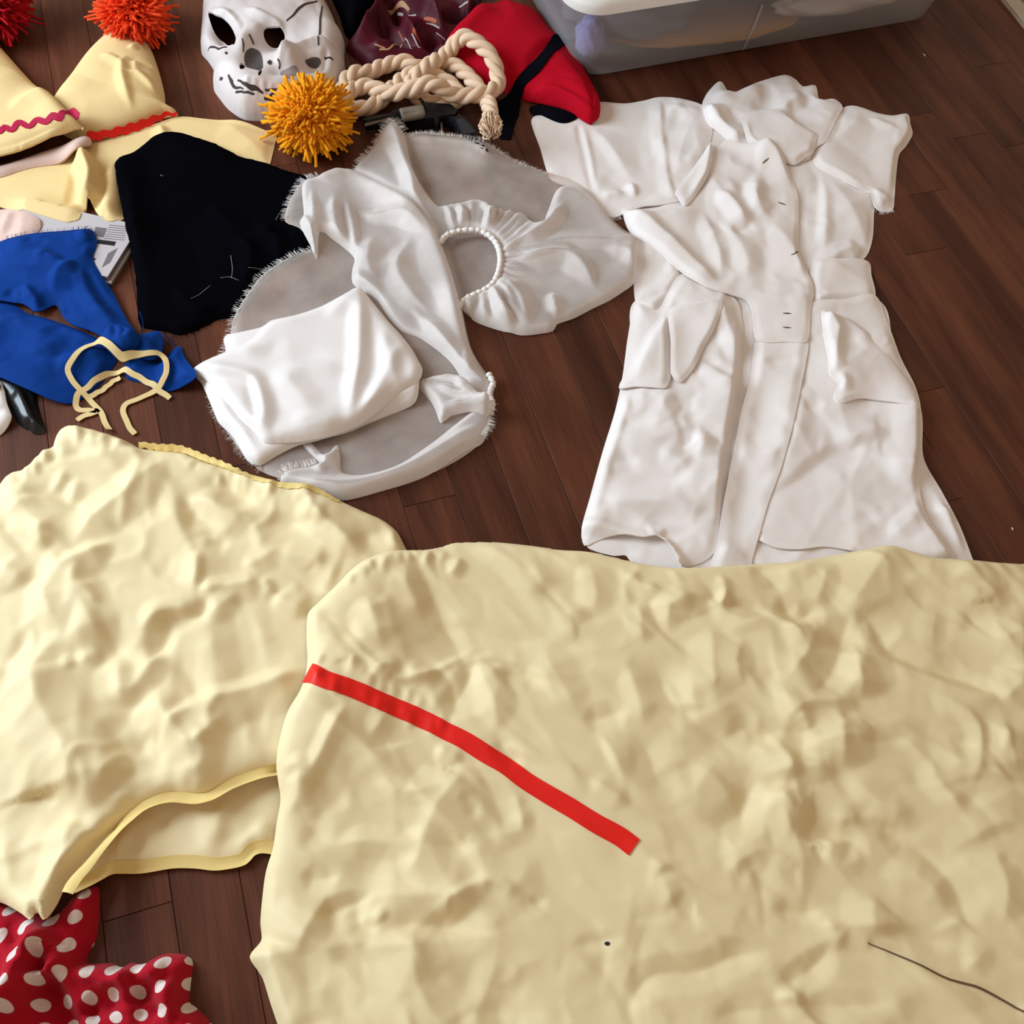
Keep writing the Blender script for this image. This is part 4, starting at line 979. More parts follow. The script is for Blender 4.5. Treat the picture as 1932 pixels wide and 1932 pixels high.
    f = [fd(S8([(830, 150), (825, 420), (800, 620), (770, 780), (750, 1000), (720, 1100)]), 12, 14, 40, 1.5, 0.15), fd(S8([(500, 440), (430, 620), (420, 680)]), 9, 30, 34, 1.4), fd(S8([(640, 320), (720, 370), (800, 420)]), -5, 8, 14, 1.3), fd(S8([(640, 340), (740, 430), (810, 460)]), 6, 14, 16), fd(S8([(230, 670), (330, 690), (440, 690), (560, 640), (640, 640)]), 8, 20, 24, 1.4), fd(S8([(640, 640), (700, 690), (760, 730)]), -6, 12, 14),
         fd(S8([(280, 720), (320, 820), (400, 850), (520, 860), (600, 840)]), -6, 12, 20, 1.3), fd(S8([(590, 680), (640, 700), (620, 780)]), 9, 16, 24, 1.4), fd(S8([(440, 740), (540, 790), (580, 830)]), 6, 18, 14), fd(S8([(140, 930), (250, 1000), (430, 1030), (560, 1070), (700, 1085)]), -8, 12, 24, 1.3), fd(S8([(130, 960), (300, 980), (520, 980), (680, 1030)]), 7, 24, 14, 1.4),
         fd(S8([(120, 1080), (250, 1110), (400, 1140), (480, 1090)]), 10, 18, 14, 0, 0.2, open_start=True, free=True), fd(S8([(430, 1130), (480, 1180), (530, 1240)]), 14, 14, 20, 0, 0.3, open_end=True, free=True), fd(S8([(310, 440), (300, 560), (330, 620)]), 6, 22, 26), fd(S8([(180, 800), (350, 770)]), -4, 12, 16), fd(S8([(520, 480), (560, 550), (640, 560)]), -5, 14, 16), fd(S8([(280, 440), (240, 600), (180, 800), (110, 1060)]), 9, 12, 26, 1.6, 0.15),
         fd(S8([(720, 60), (760, 200), (790, 330)]), 8, 20, 14)]
    sl = flat_cloth(p, 0.014, 0.012, 0.022, folds=soft(f), cr=cw(0.7, 151, 0.08, 0.035)); sl.build('skirt_panel', W_, t, 0.0024, edge=0.002)
    # front placket strip of the skirt
    p = [(1432, 628), (1480, 630), (1524, 636), (1522, 680), (1514, 720), (1502, 775), (1491, 822), (1474, 884), (1453, 942), (1438, 995), (1424, 1048), (1420, 1075), (1340, 1085), (1356, 1020), (1368, 940), (1384, 860), (1404, 760), (1420, 700)]
    f = [fd(S8([(850, 560), (950, 570), (1040, 620)]), -5, 12, 18), fd(S8([(840, 680), (930, 680), (1030, 700)]), -4, 12, 14), fd(S8([(770, 850), (900, 870), (1000, 830)]), -5, 12, 16), fd(S8([(920, 320), (1000, 330), (1090, 310)]), -4, 8, 14), fd(S8([(760, 990), (860, 1010), (940, 1040)]), -5, 14, 18), fd(S8([(780, 740), (900, 760), (1020, 740)]), 4, 16, 16), fd(S8([(590, 1200), (700, 1180), (880, 1220)]), 5, 12, 12)]
    pk = flat_cloth(p, 0.016, 0.004, 0.008, folds=soft(f), cr=cw(0.3, 161)); pk.build('placket', W_, t, 0.0024, edge=0.002)
    # sleeves
    p = [(1003, 218), (1020, 205), (1060, 196), (1100, 188), (1135, 183), (1180, 186), (1215, 181), (1247, 174), (1292, 178), (1328, 194), (1345, 235), (1330, 300), (1300, 360), (1288, 376), (1250, 382), (1215, 385), (1195, 392), (1176, 398), (1160, 402), (1148, 398), (1132, 384), (1110, 362), (1085, 345), (1058, 338), (1038, 326), (1020, 270)]
    f = [fd(S7([(270, 260), (310, 420), (340, 560), (370, 650)]), -3.5, 5, 5, 1.2, 0.1), fd(S7([(295, 260), (330, 420), (355, 560)]), 4, 6, 8), fd(S7([(340, 280), (440, 400), (520, 530)]), 6, 26, 12, 1.4), fd(S7([(660, 140), (665, 300), (690, 500), (720, 640)]), 4.5, 5, 12, 1.2, 0.1), fd(S7([(690, 170), (780, 210), (860, 200)]), 6, 14, 20), fd(S7([(820, 230), (760, 380), (730, 520)]), 7, 26, 26, 1.4), fd(S7([(400, 640), (420, 600), (500, 590)]), 5, 10, 12),
         fd(S7([(520, 540), (540, 600), (560, 600)]), 7, 8, 8), fd(S7([(390, 500), (470, 550), (500, 600)]), -4, 16, 20), fd(S7([(600, 200), (560, 400), (620, 560)]), -3, 30, 30)]
    c = flat_cloth(p, 0.010, 0.008, 0.018, folds=soft(f), cr=cw(0.4, 171), fmask=0.01); c.build('sleeve', W_, t, 0.0024, edge=0.002)
    fringe('frayed_edge', c, [(1196, 390), (1180, 398), (1162, 404), (1148, 400), (1136, 388)], M['fringe'], t, 60, (4, 10), 5, out=-1)
    p = [(1596, 190), (1612, 186), (1632, 190), (1660, 200), (1690, 205), (1718, 202), (1724, 222), (1728, 240), (1716, 262), (1704, 276), (1700, 290), (1696, 330), (1694, 360), (1690, 384), (1668, 388), (1652, 378), (1646, 356), (1618, 346), (1580, 325), (1548, 308), (1536, 288), (1556, 250), (1574, 200)]
    f = [fd(S7([(1500, 190), (1470, 280), (1420, 370)]), 4.5, 6, 8, 1.2, 0.12), fd(S7([(1600, 200), (1560, 280), (1440, 360)]), 6, 22, 30, 1.4), fd(S7([(1640, 230), (1720, 270), (1790, 300)]), 5, 10, 12), fd(S7([(1810, 210), (1820, 290), (1780, 400)]), 6, 8, 12, 1.3), fd(S7([(1790, 240), (1750, 440), (1730, 600)]), 6, 14, 26, 1.4), fd(S7([(1640, 570), (1700, 600), (1760, 620)]), 6, 10, 10), fd(S7([(1680, 610), (1710, 650)]), 4, 8, 8), fd(S7([(1380, 440), (1520, 530), (1640, 580)]), 3, 12, 12)]
    c = flat_cloth(p, 0.014, 0.009, 0.018, folds=soft(f), cr=cw(0.35, 181), fmask=0.01); c.build('sleeve', W_, t, 0.0024, edge=0.002)
    fringe('frayed_edge', c, [(1690, 384), (1668, 389), (1652, 380), (1645, 358)], M['fringe'], t, 40, (3, 8), 6, out=-1)
    # collar
    p = [(1327, 192), (1334, 168), (1345, 152), (1364, 138), (1382, 160), (1410, 150), (1440, 138), (1487, 126), (1508, 136), (1520, 148), (1544, 146), (1552, 172), (1580, 172), (1594, 190), (1580, 220), (1560, 262), (1543, 272), (1530, 292), (1500, 294), (1470, 292), (1430, 300), (1395, 268), (1360, 242), (1338, 226)]
    f = [fd(S7([(860, 180), (900, 220), (960, 300), (1030, 360)]), 14, 22, 26, 1.5, 0.15), fd(S7([(890, 170), (1000, 110), (1170, 60)]), 9, 14, 26, 1.4), fd(S7([(1180, 60), (1170, 150), (1090, 210)]), -8, 12, 16, 1.3), fd(S7([(1190, 170), (1250, 180), (1330, 100)]), 8, 14, 14, 1.4), fd(S7([(1180, 190), (1260, 260), (1310, 330)]), 6, 14, 12), fd(S7([(1340, 90), (1400, 140), (1480, 160)]), 6, 14, 14), fd(S7([(1300, 60), (1360, 120), (1340, 200)]), -6, 12, 14),
         fd(S7([(1270, 140), (1300, 240), (1290, 300)]), -5, 16, 14), fd(S7([(920, 260), (1000, 250), (1060, 230)]), -6, 18, 20)]
    c = flat_cloth(p, 0.016, 0.014, 0.022, folds=soft(f), cr=cw(0.5, 191, 0.06, 0.03), fmask=0.01); c.build('collar', W_, t, 0.0028, edge=0.002)
    p = [(1404, 210), (1424, 200), (1456, 195), (1480, 206), (1515, 226), (1545, 243), (1541, 262), (1537, 278), (1522, 286), (1505, 295), (1485, 289), (1462, 281), (1436, 268), (1416, 258), (1406, 236)]
    c = flat_cloth(p, 0.024, 0.004, 0.008, cr=cw(0.4, 201, 0.05, 0.03), folds=[fd(S7([(1060, 240), (1080, 320), (1150, 370)]), 3, 5, 8)], fmask=0.008); c.build('collar_flap', W_, t, 0.0025, edge=0.002)
    # buttoned front (left half, on top)
    p = [(1178, 382), (1200, 386), (1228, 388), (1262, 384), (1292, 378), (1318, 352), (1338, 320), (1350, 280), (1372, 258), (1398, 266), (1424, 268), (1448, 261), (1462, 272), (1480, 293), (1507, 348), (1511, 400), (1511, 463), (1526, 505), (1537, 540), (1532, 580), (1524, 640), (1480, 640), (1432, 636), (1424, 590), (1412, 560), (1350, 545), (1305, 520), (1270, 492), (1230, 458), (1206, 440), (1186, 414)]
    f = [fd(S7([(500, 650), (620, 740), (720, 830), (820, 920), (930, 1020)]), 12, 14, 26, 1.5, 0.15), fd(S7([(540, 650), (640, 690), (760, 680), (860, 660)]), 5, 20, 22), fd(S7([(860, 660), (900, 760), (940, 880), (950, 990)]), 8, 12, 14, 1.3), fd(S7([(930, 700), (1040, 840), (1070, 920), (1060, 1000)]), 9, 28, 18, 1.4), fd(S7([(920, 570), (1000, 640), (1080, 750)]), 12, 14, 16, 1.3), fd(S7([(1000, 780), (1060, 750), (1090, 720)]), -6, 12, 12),
         fd(S7([(1110, 500), (1100, 590), (1140, 680), (1200, 700)]), 10, 22, 12, 1.3), fd(S7([(1040, 370), (1130, 360), (1220, 440), (1300, 560)]), 9, 14, 26, 1.4), fd(S7([(1100, 600), (1180, 600), (1300, 570)]), -5, 16, 16), fd(S7([(980, 360), (1000, 450), (1130, 480)]), 5, 16, 18), fd(S7([(1130, 480), (1120, 560), (1090, 700)]), 5, 12, 14), fd(S7([(1120, 720), (1200, 740), (1300, 880), (1330, 1000)]), 7, 30, 20, 1.4), fd(S7([(1140, 800), (1160, 940), (1140, 1100)]), -4, 14, 16),
         fd(S7([(1310, 580), (1310, 850), (1375, 1030), (1340, 1250)]), 3, 6, 4, 1.0, 0.1), fd(S7([(860, 560), (900, 700), (1000, 780)]), -5, 16, 20), fd(S7([(860, 540), (940, 560), (1050, 560)]), 4, 20, 20), fd(S7([(1240, 1100), (1350, 1080)]), 3, 8, 12), fd(S7([(1180, 960), (1280, 980), (1360, 1030)]), -4, 14, 14)]
    bl = flat_cloth(p, 0.018, 0.007, 0.014, folds=soft(f), cr=cw(0.4, 211, 0.07, 0.035), fmask=0.009); bl.build('buttoned_front', W_, t, 0.0028, edge=0.002)
    p = S7([(905, 335), (912, 400), (905, 440), (890, 492), (850, 560), (800, 625), (775, 640), (745, 590), (740, 560), (800, 480), (860, 400)])
    c = flat_cloth(p, 0.024, 0.004, 0.008, folds=[fd(S7([(905, 340), (890, 490), (800, 620)]), 8, 6, 18, 1.3, open_start=True)], fmask=0.006); c.build('lapel', W_, t, 0.0025, edge=0.0015)
    for (x, y, a) in ((1150, 455, -0.65), (1226, 655, 0.3), (1287, 888, -0.3), (1250, 1168, 0.04), (1250, 1234, 0.04)):
        dx, dy = 18 * math.cos(a), 20 * math.sin(a)
        strip('buttonhole', bl, S7([(x - dx, y - dy), (x, y), (x + dx, y + dy)]), [0.0008, 0.0022, 0.0008], M['thread'], t, 0.0008, 0.0005, step=0.0012)
    # pockets
    p = [(1263, 580), (1268, 620), (1270, 660), (1270, 692), (1264, 716), (1256, 725), (1228, 722), (1200, 718), (1172, 716), (1184, 688), (1205, 650), (1222, 620), (1240, 598)]
    f = [fd([(1262, 582), (1268, 640), (1269, 690), (1258, 722)], 5, 4, 12, 1.3, 0.1), fd([(1258, 722), (1225, 719), (1176, 716)], 3, 4, 8, 1.2, 0.1), fd([(1240, 600), (1228, 650), (1205, 700)], 5, 26, 26)]
    c = flat_cloth(p, 0.024, 0.008, 0.014, folds=soft(f), cr=cw(0.3, 221, 0.06, 0.03)); c.build('pocket', W_, t, 0.0025, edge=0.002)
    p = [(1262, 580), (1275, 571), (1310, 566), (1345, 561), (1364, 566), (1352, 610), (1330, 650), (1310, 690), (1285, 715), (1268, 700), (1266, 640)]
    f = [fd([(1266, 580), (1310, 571), (1358, 566)], 3, 6, 6, 1.2, 0.1), fd([(1360, 566), (1340, 630), (1300, 690)], 4, 12, 22)] + [fd([(x, 568 + 0.1 * (1320 - x)), (x - 3, 578 + 0.1 * (1320 - x))], -2, 2, 2, 1.0) for x in range(1278, 1356, 9)]
    c = flat_cloth(p, 0.022, 0.003, 0.010, folds=soft(f), cr=cw(0.25, 231, 0.06, 0.03), fmask=0.006); c.build('pocket', W_, t, 0.0025, edge=0.0015)
    p = S8([(1192, 92), (1235, 100), (1290, 110), (1345, 135), (1400, 185), (1425, 240), (1520, 330), (1605, 450), (1645, 545), (1615, 550), (1520, 515), (1400, 492), (1340, 500), (1290, 518), (1255, 508), (1250, 480), (1262, 430), (1228, 388), (1216, 280)])
    f = [fd(S8([(1200, 95), (1265, 180), (1250, 260), (1232, 380)]), 10, 12, 14, 1.3, 0.12), fd(S8([(1265, 180), (1340, 260), (1400, 250)]), -5, 16, 18), fd(S8([(1232, 390), (1320, 330), (1420, 250)]), 5, 22, 26), fd(S8([(1250, 390), (1290, 420), (1280, 480)]), 7, 10, 12), fd(S8([(1260, 510), (1400, 488), (1640, 545)]), 3, 5, 6, 1.2, 0.08)]
    c = flat_cloth(p, 0.022, 0.006, 0.012, folds=soft(f), cr=cw(0.4, 241, 0.06, 0.03), fmask=0.008); c.build('pocket', W_, t, 0.0025, edge=0.002)
build_nurse()

# ================================================================== red hat with black ribbon
def build_red_hat():
    under = [(1000, 192), (1020, 190), (1060, 200), (1090, 214), (1080, 222), (1062, 226), (1040, 220), (1018, 208), (1004, 206)]
    pts = [(840, 100), (856, 76), (878, 52), (900, 34), (925, 15), (944, 3), (962, 4), (985, 11), (1008, 19), (1026, 34), (1044, 58), (1062, 74), (1080, 92), (1098, 118), (1114, 146), (1126, 170), (1133, 190), (1131, 216), (1118, 231), (1106, 229), (1090, 220), (1066, 206), (1035, 196), (1005, 186), (980, 176), (955, 165), (928, 160), (890, 148), (855, 125)]
    t = thing('red_felt_hat', 'red felt pirate-style hat tied with a twisted black ribbon, lying over the white sleeve', 'hat', centroid(pts))
    b = Cloth(under, 0.012, 0.006, 0.01); b.build('lining', M['navyblack'], t, 0.0025, label='black inner lining')
    f = [fd([(985, 160), (1020, 120), (1060, 88)], -8, 16, 22), fd([(1120, 228), (1125, 200), (1118, 190)], 7, 6, 10, 1.3, open_start=True, free=True), fd([(1000, 182), (1050, 192), (1110, 226)], 8, 10, 8, 0, 0.2, open_end=True, free=True), fd([(1010, 178), (1060, 178), (1100, 200)], 4, 10, 10), fd([(1040, 120), (1070, 150), (1110, 200)], 5, 30, 30), fd([(860, 120), (900, 60), (950, 30)], 6, 40, 40)]
    c = Cloth(pts, 0.010, 0.038, 0.075, folds=f, cr=lambda x, y: crumple(x, y, 0.2, 305, 0.12, 0.05), drape=(3, 4)); c.build('crown', M['red_felt'], t, 0.003, edge=0.003)
    S3 = lambda p: ROI(p, (620, 0), 0.2795)
    zf = lambda x, y: sample(_blur(SUP, 2), x, y)
    strip('ribbon', c, S3([(1660, 285), (1600, 285), (1530, 310), (1470, 370), (1420, 430), (1360, 495), (1300, 560), (1270, 630), (1230, 690), (1180, 740)]), [0.012, 0.018, 0.024, 0.022, 0.018, 0.020, 0.022, 0.018, 0.024, 0.030], M['navyblack'], t, 0.003, 0.003, z=0.03, n=5, zfun=zf, label='twisted black ribbon')
    strip('ribbon_tail', c, S3([(1225, 690), (1205, 780), (1200, 860), (1195, 945)]), [0.034, 0.036, 0.024, 0.016], M['navyblack'], t, 0.002, 0.0015, z=0.006, zfun=zf)
    strip('ribbon_tail', c, S3([(1625, 300), (1660, 370), (1710, 440), (1745, 500)]), [0.010, 0.014, 0.010, 0.004], M['navyblack'], t, 0.002, 0.0015, z=0.012, zfun=zf)
build_red_hat()

# ================================================================== toy revolver
def build_revolver():
    S6 = lambda p, z=0.015: WP(ROI(p, (680, 180), 0.1449), z)
    t = thing('toy_revolver', 'black toy revolver with short barrel and grey cylinder, just below the rope', 'toy gun', (*S6([(800, 350)])[0], 0))
    g = M['gun']
    def tube(name, p, q, r, mat, z=0.015, sides=20, rr=None):
        a, b = S6([p, q], z); n = 6; P = np.linspace(0, 1, n)[:, None]; P = np.concatenate([a + (b - a) * P, np.full((n, 1), z)], 1)
        v, f = tube_mesh(P, r if rr is None else np.array(rr), sides); return add_mesh(name, v, f, mat, t, True)
    bar = tube('barrel', (40, 362), (530, 262), 0.0068, g)
    v, f = tube_mesh(np.concatenate([S6([(42, 362), (30, 364)]), [[0.015], [0.015]]], 1), 0.0030, 12); add_mesh('bore', v, f, M['ink'], bar)
    bm_obj('barrel_rib', prism(S6([(45, 300), (240, 258), (400, 235), (420, 190), (500, 178), (520, 240), (300, 300), (60, 345)], 0.02), 0.010, 0.0215, 0.001), g, t)
    bm_obj('underlug', prism(S6([(60, 410), (300, 350), (520, 310), (530, 400), (400, 400), (70, 450)], 0.01), 0.008, 0.017, 0.001), g, t)
    bm_obj('pale_edge', prism(S6([(50, 380), (430, 290), (435, 305), (60, 400)], 0.02), 0.0190, 0.0222, 0.0008), M['nickel'], t, label='pale stripe along the barrel')  # narrow pale strip set along the black barrel
    # cylinder with flutes
    a, b = S6([(528, 290), (822, 240)], 0.016); ax = (b - a); L = np.linalg.norm(ax); ax /= L; n = np.array([-ax[1], ax[0]])
    V = []; m = 48; st = [(0, 0.94), (0.04, 1), (0.1, 1), (0.62, 1), (0.7, 1), (0.96, 1), (1, 0.95)]
    for s, k in st:
        for i in range(m):
            an = i / m * 2 * math.pi; fl = 0.16 * max(0, math.cos(3 * an))**6 if 0.08 < s < 0.66 else 0
            r = 0.0135 * k * (1 - fl); c = a + ax * L * s + n * r * math.cos(an); V.append((c[0], c[1], 0.016 + r * math.sin(an)))
    Fc = [[i * m + j, i * m + (j + 1) % m, (i + 1) * m + (j + 1) % m, (i + 1) * m + j] for i in range(len(st) - 1) for j in range(m)] + [list(range(m))[::-1], [(len(st) - 1) * m + j for j in range(m)]]
    add_mesh('cylinder', np.array(V), Fc, M['nickel'], t, True, 'grey metal cylinder')
    bm_obj('frame', prism(S6([(735, 82), (790, 78), (850, 140), (960, 150), (1100, 160), (1190, 170), (1280, 260), (1250, 320), (1150, 330), (1090, 335), (1030, 350), (1000, 430), (950, 370), (860, 385), (600, 415), (560, 560), (480, 520), (420, 410), (400, 350), (500, 330), (560, 400), (840, 365), (835, 240), (800, 140)]), 0.006, 0.024, 0.002), g, t)
    bm_obj('hammer', prism(S6([(955, 140), (960, 122), (1000, 118), (1008, 150), (985, 175)]), 0.011, 0.019, 0.001), g, t)
    bm_obj('grip', prism(S6([(1190, 180), (1290, 270), (1360, 310), (1440, 390), (1510, 480), (1540, 560), (1660, 740), (1520, 700), (1400, 640), (1310, 600), (1260, 480), (1210, 380), (1120, 340)]), 0.004, 0.022, 0.003), g, t)
    bm_obj('grip_panel', prism(S6([(1240, 330), (1320, 295), (1420, 385), (1500, 480), (1490, 510), (1330, 525), (1290, 450)], 0.022), 0.0200, 0.0245, 0.0015), M['gun_grip'], t, label='blue-black grip panel')
    P = smooth_open(np.concatenate([S6([(600, 420), (610, 500), (650, 575), (760, 625), (900, 625), (985, 570), (1010, 480), (1000, 400)], 0.008), np.full((8, 1), 0.008)], 1), 0.003)
    v, f = tube_mesh(P, 0.0028, 8); add_mesh('trigger_guard', v, f, g, t)
    P = smooth_open(np.concatenate([S6([(1050, 350), (1058, 430), (1066, 520), (1068, 590)], 0.013), np.full((4, 1), 0.013)], 1), 0.003)
    v, f = tube_mesh(P, 0.0018, 8); add_mesh('trigger', v, f, M['nickel'], t)
    raise_sup(S6([(40, 300), (800, 80), (1190, 170), (1520, 500), (1660, 740), (1300, 620), (560, 570), (60, 450)]), 0.018)
build_revolver()

# ================================================================== black felt cloth
def build_black_cloth():
    pts = [(221, 330), (224, 302), (248, 286), (268, 272), (288, 260), (312, 252), (345, 250), (372, 256), (402, 266), (430, 280), (455, 292), (500, 301), (545, 314), (585, 324), (640, 332), (640, 400), (600, 440), (580, 470), (545, 492), (510, 515), (478, 540), (460, 572), (440, 586), (410, 592), (385, 604), (338, 622), (312, 615), (280, 611), (264, 607), (256, 590), (254, 540), (250, 490), (242, 450), (232, 400)]
    t = thing('black_felt_cloth', 'black woollen cloth with a ragged lower edge, spread beside the sheer fabric', 'cloth', centroid(pts))
    S5 = lambda p: ROI(p, (340, 260), 0.4555)
    f = [fd([(300, 275), (380, 300), (470, 320)], 6, 40, 50), fd([(262, 300), (255, 400), (275, 540)], 5, 30, 30), fd([(440, 440), (475, 480), (460, 540)], 9, 18, 22), fd([(480, 420), (520, 450), (530, 490)], 9, 20, 16), fd([(500, 440), (560, 440)], -6, 16, 16), fd([(400, 380), (430, 420), (480, 430)], 6, 26, 20), fd([(330, 540), (370, 580), (420, 575)], 6, 18, 18), fd([(300, 400), (360, 450), (380, 540)], -4, 40, 40)]
    c = Cloth(pts, 0.012, 0.011, 0.022, folds=f, cr=lambda x, y: crumple(x, y, 0.35, 401, 0.1, 0.05), drape=(3, 4), rough=0.0008); c.build('fabric', M['black'], t, 0.0035, edge=0.002)
    fringe('frayed_edge', c, [(545, 492), (510, 515), (478, 540), (460, 572), (440, 586), (410, 592), (385, 604), (338, 622), (300, 613), (264, 607)], M['black'], t, 110, (3, 9), 15, out=-1)
    rs = np.random.RandomState(4); parts = []
    for P in ([(435, 480), (438, 505), (436, 522)], [(415, 522), (432, 520), (450, 527)], [(470, 510), (500, 505), (520, 500)], [(360, 565), (385, 545), (396, 536)], [(520, 415), (530, 400), (545, 395)], [(303, 331), (306, 333), (309, 332)]):
        q = smooth_open(WP(P, 0.015), 0.003); q = np.concatenate([q, (sample(SUP, q[:, 0], q[:, 1]) + 0.0015)[:, None]], 1); parts.append(tube_mesh(q, 0.00018, 4))
    v, fc = merge(parts); add_mesh('loose_thread', v, fc, M['lint'], t, True, 'pale loose threads', 'stuff')
build_black_cloth()

# ================================================================== sheer fabric pieces
def build_ruffle():
    pts = [(742, 240), (754, 250), (764, 264), (800, 262), (830, 265), (866, 268), (900, 272), (930, 280), (962, 291), (1000, 309), (1035, 323), (1070, 334), (1105, 354), (1130, 380), (1152, 410), (1178, 440), (1202, 458), (1203, 490), (1198, 528), (1175, 545), (1150, 560), (1120, 574), (1085, 592), (1052, 604), (1045, 616), (1015, 622), (985, 624), (955, 618), (930, 611), (900, 600), (872, 580), (858, 545), (845, 500), (828, 455), (800, 410), (760, 372), (720, 350), (692, 332), (666, 318), (680, 298), (708, 272)]
    t = thing('sheer_ruffle', 'sheer white organza ruffle with a gathered round opening, beside the white sleeve', 'ruffle', centroid(pts), None)
    ring = [(832, 458), (838, 444), (856, 436), (880, 433), (905, 434), (925, 444), (940, 462), (945, 486), (942, 510), (934, 532), (918, 548), (898, 555), (880, 562), (866, 576), (858, 545), (848, 505)]
    S5 = lambda p: ROI(p, (340, 260), 0.4555)
    base = Cloth(pts, 0.006, 0.003, 0.012, cr=lambda x, y: crumple(x, y, 0.25, 503, 0.1, 0.05), drape=(3, 4)); base.build('under_layer', M['sheer'], t, 0.004, edge=0)
    top = [(742, 240), (756, 252), (764, 266), (778, 310), (800, 352), (830, 385), (858, 380), (905, 372), (935, 390), (985, 400), (1020, 420), (1035, 390), (1055, 350), (1100, 352), (1130, 380), (1152, 410), (1178, 440), (1202, 458), (1203, 490), (1198, 528), (1175, 545), (1150, 560), (1120, 574), (1085, 592), (1052, 604), (1045, 616), (1015, 622), (985, 624), (955, 618), (930, 611), (900, 600), (872, 580), (858, 545), (845, 500), (828, 455), (800, 410), (760, 372), (720, 350), (692, 332), (666, 318), (680, 298), (708, 272)]
    rs = np.random.RandomState(31); f = []
    cx, cy = 892, 492
    for k in range(46):
        i = k / 46 * len(ring); a, b = ring[int(i)], ring[(int(i) + 1) % len(ring)]; q = (a[0] + (b[0] - a[0]) * (i % 1), a[1] + (b[1] - a[1]) * (i % 1))
        dx, dy = q[0] - cx, q[1] - cy; l = math.hypot(dx, dy); dx, dy = dx / l, dy / l
        if dx < -0.55: continue
        L = rs.uniform(35, 95) * (1.3 if dx > 0.3 else 0.9); s = rs.uniform(-0.3, 0.3)
        f.append(fd([(q[0] - dx * 2, q[1] - dy * 2), (q[0] + dx * L * 0.4 - dy * s * 10, q[1] + dy * L * 0.4 + dx * s * 10), (q[0] + (dx - dy * s) * L, q[1] + (dy + dx * s) * L)], rs.uniform(4, 9), 5, 6, 1.2, 0.5, open_start=True, free=True))
    f += [fd(S5([(890, 20), (960, 190), (980, 300), (1080, 380)]), 14, 16, 20, 1.4, 0.2, open_start=True), fd(S5([(1340, 470), (1450, 420), (1540, 340), (1600, 260)]), 14, 26, 20, 1.4), fd(S5([(1330, 540), (1500, 500), (1600, 490), (1680, 560), (1720, 640)]), 15, 20, 30, 1.4), fd(S5([(1310, 590), (1400, 660), (1440, 780)]), 12, 22, 22, 1.4), fd(S5([(1290, 620), (1320, 700), (1390, 780)]), 10, 14, 16, 1.4),
          fd(S5([(1540, 640), (1560, 740)]), 8, 16, 16), fd(S5([(1340, 500), (1540, 440), (1880, 430)]), 9, 26, 18, 1.4), fd(S5([(1270, 390), (1280, 310), (1240, 255)]), 9, 10, 10), fd(S5([(1160, 380), (1170, 320), (1140, 280)]), 9, 10, 10), fd(S5([(1740, 460), (1850, 480), (1890, 560)]), 8, 24, 20), fd(S5([(1180, 400), (1200, 480), (1230, 560), (1220, 640)]), 8, 8, 14, 1.3)]
    c = Cloth(top, 0.012, 0.008, 0.014, folds=f, holes=[ring], cr=lambda x, y: crumple(x, y, 0.6, 513, 0.08, 0.04), drape=(1, 2), fmask=0.01); c.build('top_layer', M['sheer2'], t, 0.003, edge=0)
    gathered = [(830, 458), (842, 444), (862, 437), (884, 434), (908, 436), (928, 448), (940, 466), (944, 490), (940, 514), (930, 534), (912, 548), (894, 556), (878, 564), (866, 578)]
    P = smooth_open(WP(gathered, 0.018), 0.0012); k = np.arange(len(P)); z = 0.017 + 0.0015 * np.sin(k * 0.9)
    v, fc = tube_mesh(np.concatenate([P, z[:, None]], 1), 0.0040 + 0.0005 * np.sin(k * 2.4), 8); add_mesh('gathered_elastic', v, fc, M['fringe'], t, True, 'gathered elastic edge of the opening')
    fringe('frayed_edge', c, [(668, 318), (682, 298), (710, 272), (742, 242), (756, 252), (764, 264), (800, 262), (866, 268), (930, 280), (1000, 309), (1040, 325)], M['fringe'], t, 420, (3, 8), 25, out=1)
build_ruffle()

